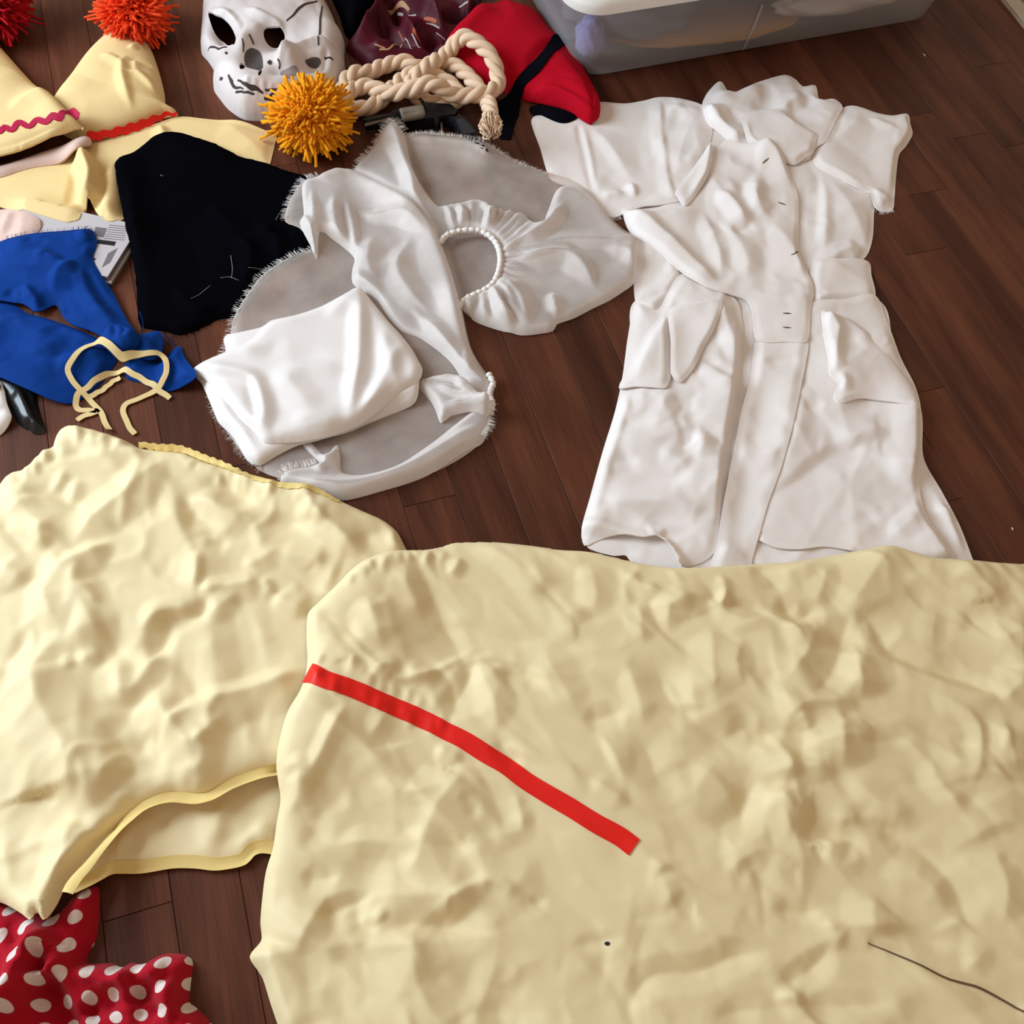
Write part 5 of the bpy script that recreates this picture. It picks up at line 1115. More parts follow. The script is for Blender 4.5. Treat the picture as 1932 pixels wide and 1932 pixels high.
def build_sheer_sleeve():
    S5 = lambda p: ROI(p, (340, 260), 0.4555)
    pts = [(572, 350), (600, 338), (628, 326), (650, 320), (672, 328), (704, 346), (745, 370), (790, 402), (826, 448), (852, 512), (868, 580), (888, 650), (905, 682), (924, 708), (929, 722), (923, 742), (928, 760), (925, 790), (912, 816), (908, 830), (888, 848), (850, 872), (806, 892), (762, 906), (716, 920), (676, 932), (640, 937), (606, 924), (570, 908), (532, 900), (490, 884), (455, 850), (428, 812), (406, 778), (398, 745), (412, 690), (430, 640), (442, 600), (468, 560), (500, 525), (540, 498), (572, 482), (590, 470), (566, 440), (540, 430), (545, 396)]
    t = thing('sheer_sleeve', 'sheer white organza puffed sleeve piece with a gathered cuff, under the folded satin', 'sleeve', centroid(pts))
    base = Cloth(pts, 0.006, 0.004, 0.012, cr=lambda x, y: crumple(x, y, 0.3, 603, 0.1, 0.05), drape=(3, 4)); base.build('under_layer', M['sheer'], t, 0.004, edge=0)
    up = [(572, 350), (600, 338), (628, 326), (650, 320), (672, 328), (704, 346), (745, 370), (790, 402), (826, 448), (852, 512), (868, 580), (888, 650), (905, 682), (924, 708), (929, 722), (922, 742), (905, 752), (890, 742), (874, 712), (850, 676), (820, 650), (790, 630), (758, 618), (735, 596), (712, 560), (690, 545), (665, 528), (664, 500), (668, 480), (650, 462), (625, 448), (604, 440), (597, 486), (585, 462), (572, 440), (566, 424), (574, 412)]
    f = [fd(S5([(690, 140), (880, 240), (1020, 360), (1100, 500), (1160, 720), (1230, 900)]), 12, 18, 50, 1.5, 0.15), fd(S5([(560, 200), (680, 140)]), 6, 10, 26), fd(S5([(730, 300), (800, 330), (920, 340), (1020, 420)]), 9, 18, 18, 1.4), fd(S5([(800, 400), (780, 520), (820, 620)]), 9, 26, 22, 1.4), fd(S5([(960, 420), (900, 540), (950, 640), (1060, 760)]), 11, 26, 26, 1.4), fd(S5([(720, 480), (700, 560), (760, 600), (860, 700)]), 8, 14, 12, 1.4), fd(S5([(950, 700), (1060, 800), (1140, 900), (1220, 1000)]), 9, 16, 14, 1.4),
         fd(S5([(550, 230), (560, 350), (560, 480)]), 7, 10, 12, open_end=True), fd(S5([(640, 250), (650, 380), (700, 470)]), 8, 10, 14), fd(S5([(690, 260), (720, 380), (730, 470)]), 7, 8, 10), fd(S5([(500, 330), (540, 400), (560, 470)]), 6, 8, 8), fd(S5([(1280, 1010), (1200, 960), (1180, 860)]), 6, 8, 10)]
    c = Cloth(up, 0.014, 0.008, 0.016, folds=f, cr=lambda x, y: crumple(x, y, 0.5, 613, 0.08, 0.04), drape=(1, 2), fmask=0.01); c.build('top_layer', M['sheer2'], t, 0.003, edge=0)
    hem = S5([(410, 1410), (440, 1370), (520, 1360), (560, 1350), (580, 1345), (500, 1262), (540, 1258), (600, 1310), (650, 1262), (662, 1320), (672, 1382), (760, 1390), (900, 1350), (1040, 1260), (1140, 1180), (1230, 1110), (1285, 1090), (1290, 1140), (1255, 1250), (1180, 1290), (1020, 1390), (840, 1450), (670, 1490), (560, 1460), (480, 1430)])
    f = [fd(S5([(430, 1410), (540, 1430), (700, 1440), (900, 1390), (1080, 1290), (1250, 1180)]), 8, 14, 24, 1.5, 0.15), fd(S5([(600, 1400), (580, 1360), (650, 1280)]), 8, 12, 12, 1.3)]
    h = Cloth(hem, 0.010, 0.006, 0.012, folds=f, cr=lambda x, y: crumple(x, y, 0.4, 623, 0.07, 0.035), drape=(1, 2), fmask=0.008); h.build('hem_fold', M['sheer2'], t, 0.003, edge=0)
    cuff = S5([(980, 1010), (1020, 985), (1090, 980), (1160, 990), (1210, 1030), (1250, 1075), (1285, 1090), (1290, 1120), (1270, 1150), (1200, 1130), (1120, 1140), (1080, 1170), (1060, 1120), (1040, 1080)])
    f = [fd(S5([(1280, 1100), (1200, 1040), (1110, 1000), (1010, 1000)]), 10, 12, 14, 1.3, open_start=True), fd(S5([(1280, 1110), (1160, 1070), (1040, 1020)]), 9, 9, 10, 1.3, open_start=True), fd(S5([(1280, 1120), (1180, 1110), (1090, 1110)]), 8, 8, 9, 1.3, open_start=True), fd(S5([(1140, 1010), (1180, 1060), (1220, 1080)]), 6, 8, 8)]
    k = Cloth(cuff, 0.014, 0.012, 0.016, folds=f, cr=lambda x, y: crumple(x, y, 0.4, 633, 0.05, 0.025), drape=(1, 2), fmask=0.008); k.build('cuff', M['sheer2'], t, 0.003, edge=0)
    P = smooth_open(WP([(922, 706), (930, 722), (924, 742), (929, 760), (926, 778)], 0.012), 0.0012); q = np.arange(len(P))
    v, fc = tube_mesh(np.concatenate([P, (0.011 + 0.001 * np.sin(q))[:, None]], 1), 0.0036 + 0.0012 * np.sin(q * 1.3), 8); add_mesh('gathered_elastic', v, fc, M['fringe'], t, True)
    fringe('frayed_edge', base, [(590, 470), (540, 498), (500, 525), (468, 560), (442, 600), (430, 640), (412, 690), (398, 745), (406, 778), (428, 812), (455, 850), (490, 884)], M['fringe'], t, 420, (3, 8), 27, out=-1)
    fringe('frayed_edge', base, [(600, 338), (572, 350), (545, 396), (540, 430)], M['fringe'], t, 110, (3, 8), 28, out=-1)
    fringe('frayed_edge', h, S5([(405, 1415), (440, 1370), (520, 1360), (560, 1350)]), M['fringe'], t, 90, (3, 9), 29, out=1)
    fringe('frayed_edge', k, [(929, 770), (925, 795), (912, 818)], M['fringe'], t, 60, (3, 8), 30, out=1)
build_sheer_sleeve()

def build_satin():
    low = [(356, 684), (388, 668), (422, 654), (421, 640), (420, 624), (455, 618), (490, 610), (509, 597), (560, 585), (604, 570), (660, 560), (740, 620), (790, 690), (791, 720), (784, 752), (752, 766), (718, 779), (690, 790), (655, 806), (620, 818), (590, 828), (559, 834), (522, 850), (486, 868), (463, 857), (447, 830), (431, 807), (418, 795), (408, 784), (392, 746), (374, 706)]
    t = thing('folded_satin', 'folded white satin cloth resting on the sheer sleeve piece', 'cloth', centroid(low))
    b = Cloth(low, 0.018, 0.010, 0.014, folds=[fd([(376, 706), (410, 770), (470, 850)], 4, 8, 10), fd([(400, 730), (440, 790), (490, 850)], 4, 8, 10), fd([(680, 790), (740, 750), (784, 735)], 5, 10, 10)], cr=lambda x, y: crumple(x, y, 0.3, 703), drape=(3, 4)); b.build('lower_fold', M['satin'], t, 0.003, edge=0.002)
    up = [(356, 684), (388, 668), (422, 656), (470, 636), (508, 600), (560, 586), (604, 570), (634, 552), (656, 537), (677, 532), (704, 562), (732, 597), (756, 622), (777, 647), (790, 672), (797, 690), (792, 712), (776, 722), (752, 738), (728, 758), (704, 776), (676, 792), (654, 802), (640, 808), (612, 818), (570, 826), (520, 830), (498, 830), (474, 806), (452, 786), (432, 760), (402, 722), (378, 700)]
    f = [fd([(677, 536), (679, 600), (678, 680), (668, 745), (658, 800)], 10, 16, 20, 1.5, 0.25), fd([(715, 605), (730, 660), (728, 710), (700, 760), (662, 800)], 8, 16, 16, 1.4), fd([(677, 536), (640, 580), (610, 600)], 5, 20, 20), fd([(760, 640), (740, 690), (752, 735)], 6, 16, 12), fd([(360, 686), (420, 700), (470, 712), (488, 735), (498, 780), (499, 828)], 10, 18, 12, 1.4, 0.2), fd([(465, 715), (478, 760), (488, 790)], -6, 8, 8), fd([(440, 770), (480, 800), (498, 826)], 7, 10, 8),
         fd([(470, 640), (520, 665), (600, 670), (640, 676)], -4, 20, 26), fd([(530, 690), (600, 695), (660, 700)], 4, 18, 20), fd([(540, 800), (600, 790), (655, 795)], 5, 20, 16), fd([(520, 690), (560, 740), (600, 790)], 5, 30, 30), fd([(440, 665), (480, 655), (520, 640)], 3, 14, 18), fd([(640, 806), (664, 796), (700, 776)], 4, 6, 8)]
    c = Cloth(up, 0.026, 0.008, 0.016, folds=f, cr=lambda x, y: cotton(x, y, 0.4, 713), tv=1.0, drape=(2, 3), fmask=0.012); c.build('upper_fold', M['satin'], t, 0.0028, edge=0.002)
build_satin()

# ================================================================== rope
def build_rope():
    S3 = lambda p: ROI(p, (620, 0), 0.2795)
    path = [(1088, 905, 2), (1082, 800, 2), (1070, 720, 4), (1050, 650, 8), (1010, 580, 12), (930, 490, 14), (850, 430, 14), (760, 415, 10), (680, 425, 6), (600, 450, 2), (520, 425, 2), (430, 425, 3), (340, 450, 4), (250, 485, 8), (180, 480, 14), (125, 520, 12), (100, 580, 4), (95, 640, 2), (130, 710, 2), (210, 728, 3), (300, 705, 3), (380, 640, 4), (440, 580, 4), (520, 510, 6), (600, 480, 14), (690, 500, 10), (770, 525, 8), (840, 575, 6), (880, 640, 3), (830, 690, 2), (740, 695, 2), (640, 670, 4), (570, 610, 14), (548, 560, 20), (600, 490, 26), (690, 410, 28), (790, 350, 24), (900, 342, 20), (1010, 388, 20), (1100, 455, 20), (1145, 530, 22), (1100, 592, 26), (1000, 618, 28), (850, 622, 26), (700, 612, 28), (550, 606, 30), (430, 612, 24), (330, 588, 18), (250, 568, 16), (165, 590, 16), (100, 640, 18), (110, 690, 10)]
    pp = np.array(path, float); xy = np.array(S3([(a, b) for a, b, _ in path]))
    w = W(xy[:, 0], xy[:, 1], 0.014 + pp[:, 2] / 1000 * 0.9)
    R = 0.0066; off = 0.0064
    s0 = np.array([sup_at(*q) for q in w]); z = np.maximum(s0, 0) * np.where(s0 < 0.045, 1.0, 0.6) + 0.0125 + pp[:, 2] / 1000 * 0.75
    z[:3] = [0.042, 0.036, 0.026]
    P = smooth_open(np.column_stack([w, z]), 0.0025)
    seg = np.linalg.norm(np.diff(P, axis=0), axis=1); s = np.concatenate([[0], np.cumsum(seg)])
    T = np.gradient(P, axis=0); T /= np.linalg.norm(T, axis=1)[:, None]; N = np.cross(T, [0, 0, 1.0]); N /= np.linalg.norm(N, axis=1)[:, None]; B = np.cross(N, T)
    t = thing('rope', 'cream twisted cotton rope coiled in loops above the toy revolver', 'rope', (*w.mean(0), 0))
    for k in range(3):
        a = s / 0.066 * 2 * math.pi + k * 2 * math.pi / 3
        Q = P + off * (np.cos(a)[:, None] * N + np.sin(a)[:, None] * B)
        v, f = tube_mesh(Q, R, 9); add_mesh('strand', v, f, M['rope'], t)
    # frayed end
    rs = np.random.RandomState(8); parts = []; e = P[0]; d = -T[0]
    for k in range(170):
        a = rs.uniform(0, 2 * math.pi); r0 = 0.011 * math.sqrt(rs.rand()); r1 = rs.uniform(0.2, 1.25) * 0.017; l = rs.uniform(0.022, 0.045)
        u = math.cos(a) * N[0] + math.sin(a) * B[0]
        q = np.array([e + u * r0 - d * 0.006, e + u * (r0 * 1.25 + 0.002) + d * l * 0.35, e + u * (r1 * 0.9) + d * l * 0.7 , e + u * r1 * 0.55 + d * l]); q[:, 2] = np.maximum(q[:, 2], 0.003)
        parts.append(tube_mesh(q, [0.0011, 0.0012, 0.0010, 0.0006], 4))
    v, f = merge(parts); add_mesh('frayed_end', v, f, M['rope'], t, True, 'loose frayed rope end', 'stuff')
build_rope()

# ================================================================== orange pompom
def build_pompom():
    p = W(586, 221, 0.044); ctr = np.array([p[0], p[1], 0.044])
    t = thing('orange_pompom', 'golden orange yarn pompom lying beside the skull mask', 'pompom', (p[0], p[1], 0))
    bm = core_mesh(ctr, 0.036, 0.85); bm_obj('core', bm, M['orange'], t, True)
    v, f = pompom_mesh(ctr, 0.047, 2300, 17, 0.0019, 0.85); add_mesh('yarn', v, f, M['orange'], t, True, kind='stuff')
build_pompom()

# ================================================================== blue kerchief
def build_blue():
    S5 = lambda p: ROI(p, (0, 380), 0.2484)
    t = thing('blue_kerchief', 'royal blue cotton kerchief knotted into a loop, lying on the printed booklets', 'kerchief', centroid([(120, 590)]))
    lo = [(-80, 535), (-20, 540), (0, 545), (22, 556), (40, 568), (75, 577), (118, 592), (150, 604), (185, 622), (212, 640), (210, 660), (196, 682), (176, 706), (150, 728), (130, 739), (114, 743), (84, 738), (40, 722), (0, 705), (-80, 670)]
    f = [fd(S5([(720, 960), (620, 1020), (500, 1080), (330, 1160)]), -6, 16, 22, 1.4), fd(S5([(800, 1050), (600, 1130), (400, 1220)]), 7, 26, 26, 1.4), fd(S5([(830, 1110), (780, 1230), (640, 1400)]), 8, 10, 24, 1.4), fd(S5([(800, 1020), (560, 900), (300, 810), (60, 770)]), 8, 10, 30, 1.4), fd(S5([(300, 900), (450, 960), (600, 980)]), -5, 24, 26), fd(S5([(100, 1000), (250, 1080), (380, 1300)]), 5, 40, 40)]
    c = Cloth(lo, 0.024, 0.009, 0.03, thin=True, folds=f, cr=lambda x, y: cotton(x, y, 0.9, 803  ), drape=(4, 5)); c.build('lower_band', M['blue'], t, 0.003, edge=0.0015)
    up = [(-80, 478), (-40, 452), (0, 444), (40, 438), (80, 432), (120, 428), (160, 424), (172, 428), (180, 444), (179, 454), (172, 478), (184, 504), (206, 534), (222, 566), (236, 592), (250, 612), (240, 640), (212, 640), (186, 622), (160, 608), (138, 602), (118, 590), (104, 568), (96, 556), (84, 562), (62, 575), (44, 562), (30, 556), (22, 556), (0, 552), (-80, 540)]
    f = [fd(S5([(370, 630), (420, 560), (500, 490), (600, 460)]), 12, 14, 34, 1.4), fd(S5([(230, 420), (340, 410), (490, 490)]), 8, 12, 14, 1.4), fd(S5([(640, 450), (700, 590), (800, 700), (900, 830)]), -9, 14, 20, 1.4), fd(S5([(600, 470), (640, 620), (760, 800), (860, 900)]), 9, 26, 18, 1.4), fd(S5([(700, 420), (820, 600), (960, 840)]), 9, 14, 18, 1.4), fd(S5([(570, 190), (650, 240), (720, 280)]), 7, 8, 16, 1.3), fd(S5([(720, 290), (690, 350), (650, 420)]), 8, 14, 12), fd(S5([(160, 270), (260, 300), (380, 320)]), -5, 12, 18), fd(S5([(100, 640), (170, 610), (230, 700), (300, 780)]), 9, 12, 14), fd(S5([(0, 640), (60, 660), (100, 650)]), -6, 14, 14), fd(S5([(380, 660), (430, 760), (480, 850)]), 6, 8, 16), fd(S5([(0, 330), (200, 380), (420, 370)]), 4, 40, 40)]
    c = Cloth(up, 0.024, 0.009, 0.03, thin=True, folds=f, cr=lambda x, y: cotton(x, y, 0.9, 813  ), drape=(4, 5)); c.build('upper_band', M['blue'], t, 0.003, edge=0.0015)
    fringe('frayed_edge', c, [(0, 444), (40, 438), (80, 432), (120, 428), (160, 424), (178, 440)], M['blue'], t, 90, (2, 5), 37, out=1)
    tail = [(212, 640), (240, 634), (262, 640), (290, 672), (320, 654), (336, 644), (345, 664), (358, 690), (374, 718), (344, 725), (312, 729), (284, 722), (262, 712), (234, 704), (232, 684), (240, 672), (224, 660)]
    f = [fd(S5([(1240, 1160), (1260, 1250), (1240, 1400)]), 8, 12, 14), fd(S5([(1330, 1080), (1400, 1220), (1490, 1350)]), 4, 8, 14), fd(S5([(940, 1200), (1040, 1180), (1160, 1190)]), 6, 10, 14)]
    c = Cloth(tail, 0.012, 0.004, 0.016, thin=True, folds=f, cr=lambda x, y: cotton(x, y, 0.9, 823  ), drape=(3, 4)); c.build('tail', M['blue'], t, 0.0025, edge=0.0015)
    tail = [(236, 628), (262, 624), (282, 616), (297, 613), (303, 626), (303, 646), (300, 664), (282, 672), (262, 668), (248, 654)]
    c = Cloth(tail, 0.022, 0.004, 0.014, thin=True, folds=[fd(S5([(950, 1010), (1080, 1050), (1200, 1100)]), 6, 12, 12)], cr=lambda x, y: crumple(x, y, 0.3, 833  ), drape=(3, 4)); c.build('tail', M['blue'], t, 0.0025, edge=0.0015)
    kn = [(184, 622), (192, 608), (206, 601), (222, 600), (238, 604), (252, 614), (260, 628), (256, 642), (240, 650), (224, 656), (206, 650), (192, 638)]
    f = [fd(S5([(830, 900), (870, 960), (860, 1040)]), -6, 8, 8, 1.2), fd(S5([(900, 900), (940, 960), (930, 1040)]), -5, 7, 7, 1.2), fd(S5([(770, 950), (820, 900), (900, 890)]), 6, 8, 8)]
    c = Cloth(kn, 0.034, 0.016, 0.022, folds=f, cr=lambda x, y: cotton(x, y, 0.9, 843  ), drape=(2, 3)); c.build('knot', M['blue'], t, 0.002, edge=0.002)
    parts = []
    for P in ([(300, 622), (312, 624), (320, 632), (326, 646)], [(302, 630), (310, 638), (318, 640)], [(262, 584), (268, 600), (266, 616)]):
        q = smooth_open(WP(P, 0.012), 0.003); q = np.concatenate([q, (sample(SUP, q[:, 0], q[:, 1]) + 0.002)[:, None]], 1); parts.append(tube_mesh(q, 0.0005, 4))
    v, fc = merge(parts); add_mesh('loose_thread', v, fc, M['blue'], t, True, None, 'stuff')
build_blue()

# ================================================================== left yellow garment with drawstring
def build_yellow_left():
    t = thing('yellow_tunic', 'pale yellow cotton tunic with bound hems and a drawstring, at the left', 'garment', centroid([(250, 1200)]))
    Za = lambda p: ROI(p, (0, 760), 0.4141); Zb = lambda p: ROI(p, (0, 1240), 0.3623)
    # back layer showing below the front hem
    bk = [(128, 1682), (134, 1672), (160, 1666), (200, 1651), (215, 1642), (270, 1640), (325, 1632), (370, 1632), (400, 1634), (430, 1630), (458, 1622), (475, 1606), (500, 1602), (530, 1606), (590, 1606), (620, 1440), (480, 1400), (300, 1440), (180, 1540)]
    f = [fd(Zb([(630, 900), (620, 1000), (580, 1120)]), 5, 8, 8), fd(Zb([(1160, 740), (1140, 860), (1150, 980)]), 7, 12, 12), fd(Zb([(1020, 770), (1080, 860), (1090, 960), (1150, 1050)]), 5, 12, 14), fd(Zb([(1310, 860), (1380, 920), (1430, 960)]), 6, 12, 14), fd(Zb([(870, 800), (850, 900)]), -4, 10, 10), fd(Zb([(740, 800), (760, 900), (740, 1000)]), 4, 20, 20), fd(Zb([(1290, 900), (1290, 1040)]), 5, 10, 12), fd(Zb([(720, 830), (640, 960), (620, 1010)]), 5, 10, 10)]
    b = Cloth(bk, 0.006, 0.005, 0.012, folds=f, cr=lambda x, y: cotton(x, y, 0.9, 903), tv=2.0, drape=(3, 4)); b.build('back_panel', M['yellow'], t, 0.004, edge=0.002)
    strip('bound_hem', b, Zb([(385, 1205), (470, 1165), (560, 1112), (610, 1098), (740, 1095), (900, 1068), (1020, 1068), (1120, 1080), (1200, 1072), (1270, 1055), (1310, 1012), (1360, 990), (1440, 998)]), 0.012, M['yellow_dark'], t, 0.0012, 0.001, n=3, label='golden bias-tape hem')
    # front
    pts = [(104, 815), (112, 806), (128, 797), (148, 798), (175, 803), (215, 815), (245, 828), (262, 838), (300, 843), (345, 848), (372, 860), (400, 871), (440, 884), (470, 894), (500, 902), (530, 910), (562, 914), (592, 920), (612, 930), (640, 945), (680, 960), (720, 974), (746, 992), (760, 1016), (770, 1040), (770, 1120), (700, 1300), (640, 1460), (560, 1452), (523, 1455), (500, 1457), (480, 1462), (440, 1478), (418, 1490), (400, 1500), (375, 1508), (350, 1507), (330, 1504), (300, 1509), (268, 1522), (230, 1553), (195, 1588), (164, 1628), (142, 1655), (128, 1678), (120, 1712), (110, 1738), (101, 1746), (92, 1734), (84, 1730), (78, 1746), (60, 1734), (40, 1722), (18, 1710), (0, 1704), (-80, 1690), (-140, 1400), (-120, 1000), (-40, 940), (-10, 912), (0, 898), (8, 890), (22, 882), (44, 878), (60, 862), (76, 850), (92, 842), (97, 832)]
    f = [fd(Za([(335, 690), (380, 610), (430, 550), (520, 480), (600, 420), (690, 330), (770, 250)]), 13, 26, 30, 1.4, 0.3), fd(Za([(340, 700), (240, 610), (130, 520), (60, 400), (40, 320)]), 12, 24, 34, 1.4, 0.3), fd(Za([(240, 690), (265, 740), (300, 755), (340, 740), (420, 700), (530, 650)]), 14, 14, 26, 1.3, 0.3), fd(Za([(335, 740), (355, 830), (380, 900), (440, 1020), (520, 1150)]), 16, 26, 50, 1.4, 0.3), fd(Za([(300, 740), (220, 880), (240, 960), (300, 1080)]), 9, 26, 20, 1.3), fd(Za([(220, 690), (190, 590), (170, 570)]), 8, 12, 14),
         fd(Za([(60, 590), (120, 700), (190, 820), (230, 880)]), -5, 16, 20, 1.3), fd(Za([(0, 740), (60, 780), (150, 830)]), 8, 16, 24, 1.4), fd(Za([(940, 270), (1050, 380), (1190, 500)]), -9, 14, 26, 1.3), fd(Za([(1190, 510), (1270, 540), (1420, 550), (1500, 580)]), -6, 12, 20), fd(Za([(1390, 420), (1460, 540), (1540, 600), (1650, 715)]), 14, 26, 22, 1.3, 0.25), fd(Za([(1420, 470), (1410, 520), (1500, 560)]), 8, 14, 14), fd(Za([(1600, 650), (1700, 600), (1800, 560)]), -5, 20, 20), fd(Za([(1790, 580), (1800, 640), (1820, 680)]), 6, 8, 10),
         fd(Za([(820, 430), (880, 500), (960, 560), (1040, 580)]), -8, 18, 22, 1.3), fd(Za([(960, 570), (970, 640), (1060, 640)]), -6, 16, 20, 1.3), fd(Za([(860, 440), (980, 480), (1100, 560), (1130, 620)]), 9, 26, 24, 1.4), fd(Za([(910, 680), (908, 780), (905, 880)]), 6, 8, 18, 1.3), fd(Za([(905, 885), (1000, 860), (1120, 840), (1200, 810)]), 12, 16, 20, 1.3, 0.2), fd(Za([(1200, 800), (1230, 860), (1270, 870)]), 7, 10, 14), fd(Za([(690, 1050), (720, 1020), (800, 1000), (880, 985), (940, 960), (940, 890)]), -9, 18, 16, 1.3), fd(Za([(650, 1060), (740, 985), (850, 960), (930, 955)]), 10, 20, 14, 1.3),
         fd(Za([(790, 1010), (760, 1100), (690, 1200)]), -8, 12, 20, 1.3), fd(Za([(920, 1020), (1000, 950), (1100, 880)]), 8, 14, 16, 1.3), fd(Za([(1240, 880), (1320, 930), (1415, 965)]), 8, 24, 14, 1.3), fd(Za([(1250, 660), (1340, 700), (1450, 720), (1460, 780)]), 8, 20, 18), fd(Za([(1100, 760), (1200, 720), (1270, 660)]), 7, 18, 18), fd(Za([(370, 830), (440, 910), (470, 960)]), 5, 8, 8), fd(Za([(460, 960), (520, 1100), (560, 1208)]), -7, 24, 24), fd(Za([(620, 350), (580, 480), (560, 600)]), 3, 8, 8), fd(Za([(640, 240), (640, 320), (600, 420)]), 5, 10, 10), fd(Za([(230, 430), (280, 380), (300, 310)]), 5, 10, 10), fd(Za([(330, 480), (350, 420), (360, 350)]), 5, 12, 12),
         fd(Za([(150, 330), (350, 280), (600, 240), (740, 220)]), 5, 10, 26), fd(Za([(300, 120), (420, 180), (620, 230)]), 5, 10, 12), fd(Za([(240, 170), (300, 240), (260, 300)]), 6, 14, 14),
         fd(Zb([(630, 0), (636, 120), (650, 220), (672, 285)]), 10, 14, 24, 1.3), fd(Zb([(672, 285), (720, 180), (790, 80), (870, -30)]), 11, 26, 18, 1.3), fd(Zb([(890, 345), (1050, 270), (1250, 200), (1420, 140), (1590, 75)]), 13, 14, 34, 1.4, 0.2), fd(Zb([(815, 165), (850, 250), (890, 345), (980, 450), (1075, 555)]), 13, 20, 30, 1.3, 0.25), fd(Zb([(1200, 295), (1150, 360), (1095, 420), (1075, 555), (1030, 640), (990, 720)]), 11, 18, 26, 1.3, 0.25), fd(Zb([(1100, 410), (1060, 450), (1030, 480)]), 7, 10, 10),
         fd(Zb([(60, 60), (190, 100), (230, 240), (330, 420), (440, 560), (485, 640), (480, 720), (440, 850)]), 26, 60, 80, 1.5, 0.2), fd(Zb([(440, 860), (400, 920), (370, 1060), (320, 1300)]), 16, 40, 20, 1.4, 0.2, open_end=True), fd(Zb([(-80, 1110), (0, 1090), (200, 1000), (400, 905)]), 9, 30, 30, 1.4), fd(Zb([(540, 340), (640, 460), (715, 580), (690, 640), (600, 740), (480, 850)]), -9, 30, 16, 1.3, 0.2), fd(Zb([(720, 560), (760, 470), (820, 400)]), -4, 14, 14), fd(Zb([(360, 0), (380, 60), (400, 90)]), 5, 8, 8), fd(Zb([(430, 60), (480, 20), (560, 0)]), 6, 16, 16), fd(Zb([(140, 745), (270, 740), (340, 780)]), -4, 10, 10),
         fd(Zb([(350, 480), (400, 640), (380, 800)]), 6, 10, 14), fd(Zb([(700, 690), (640, 760), (630, 800)]), 4, 10, 10), fd(Zb([(990, 725), (1000, 690), (1050, 600)]), -5, 10, 10)]
    for (x0, y0, x1, y1, n) in ((40, 876, 100, 842, 8), (345, 850, 590, 920, 22), (130, 800, 262, 838, 8)):
        rs = np.random.RandomState(n)
        for k in range(n):
            u = (k + rs.uniform(0.2, 0.8)) / n; x, y = x0 + (x1 - x0) * u, y0 + (y1 - y0) * u; L = rs.uniform(22, 60)
            f.append(fd([(x, y + 2), (x + 4 + rs.uniform(-5, 8), y + L * 0.5), (x + rs.uniform(-14, 22), y + L)], rs.uniform(3, 6), 5, 7, 1.2, 0.5, open_start=True))
    f = soft(f, 0.9, 1.15)
    f += rfolds(pts, 45, 5, (1.5, 4), (60, 200), (9, 24))
    c = Cloth(pts, 0.012, 0.016, 0.028, folds=f, cr=lambda x, y: cotton(x, y, 1.15, 913, -1.0, 1.6), tv=12, drape=(4, 5), fmask=0.012); c.build('front_panel', M['yellow'], t, 0.0032, edge=0.002)
    strip('bound_hem', c, [(600, 1449), (560, 1452), (523, 1457), (482, 1465), (440, 1481), (400, 1503), (375, 1510), (330, 1507), (300, 1512), (268, 1526), (230, 1557), (195, 1592), (164, 1632), (142, 1659), (126, 1684)], 0.012, M['yellow_dark'], t, 0.0014, 0.001, n=3, label='golden bias-tape hem')
    strip('neck_binding', c, [(262, 840), (300, 845), (345, 850), (400, 874), (470, 897), (530, 913), (592, 923), (640, 947)], [0.004, 0.006, 0.006, 0.008, 0.009, 0.009, 0.009, 0.005], M['yellow_dark'], t, 0.0014, 0.001, n=3, label='golden neck binding', wfun=ric(60, 0.0006))
    # drawstring
    S5 = lambda p: ROI(p, (0, 380), 0.2484)
    paths = [([(835, 1740), (800, 1680), (760, 1600), (700, 1530), (620, 1450), (545, 1350), (515, 1280), (560, 1200), (640, 1120), (740, 1075), (820, 1092), (890, 1145), (945, 1190), (1040, 1178), (1150, 1155), (1220, 1168), (1262, 1230), (1265, 1320), (1225, 1390), (1150, 1465), (1060, 1508), (965, 1540), (938, 1590), (965, 1670), (985, 1730), (1030, 1775)], 0.0068),
             ([(590, 1672), (650, 1635), (750, 1600), (690, 1598), (612, 1590), (578, 1555), (600, 1470), (690, 1400), (790, 1330), (925, 1295), (1050, 1340), (1160, 1400), (1230, 1460), (1295, 1505)], 0.0068), ([(690, 1490), (785, 1440), (860, 1378), (915, 1345)], 0.0065)]
    G_ = _blur(_max(SUP, 1), 1); DZ = lambda x, y: sample(G_, x, y)
    for P, wd in paths:
        strip('drawstring', c, S5(P), wd, M['drawstring'], t, 0.0028, 0.001, z=0.012, n=3, zfun=DZ, wfun=lambda tt: 0.0006 * np.sin(tt * 60))
M['drawstring'] = fabric('straw_yellow_cord', (0.70, 0.52, 0.25), 0.8, 0.05, 0.3)
build_yellow_left()

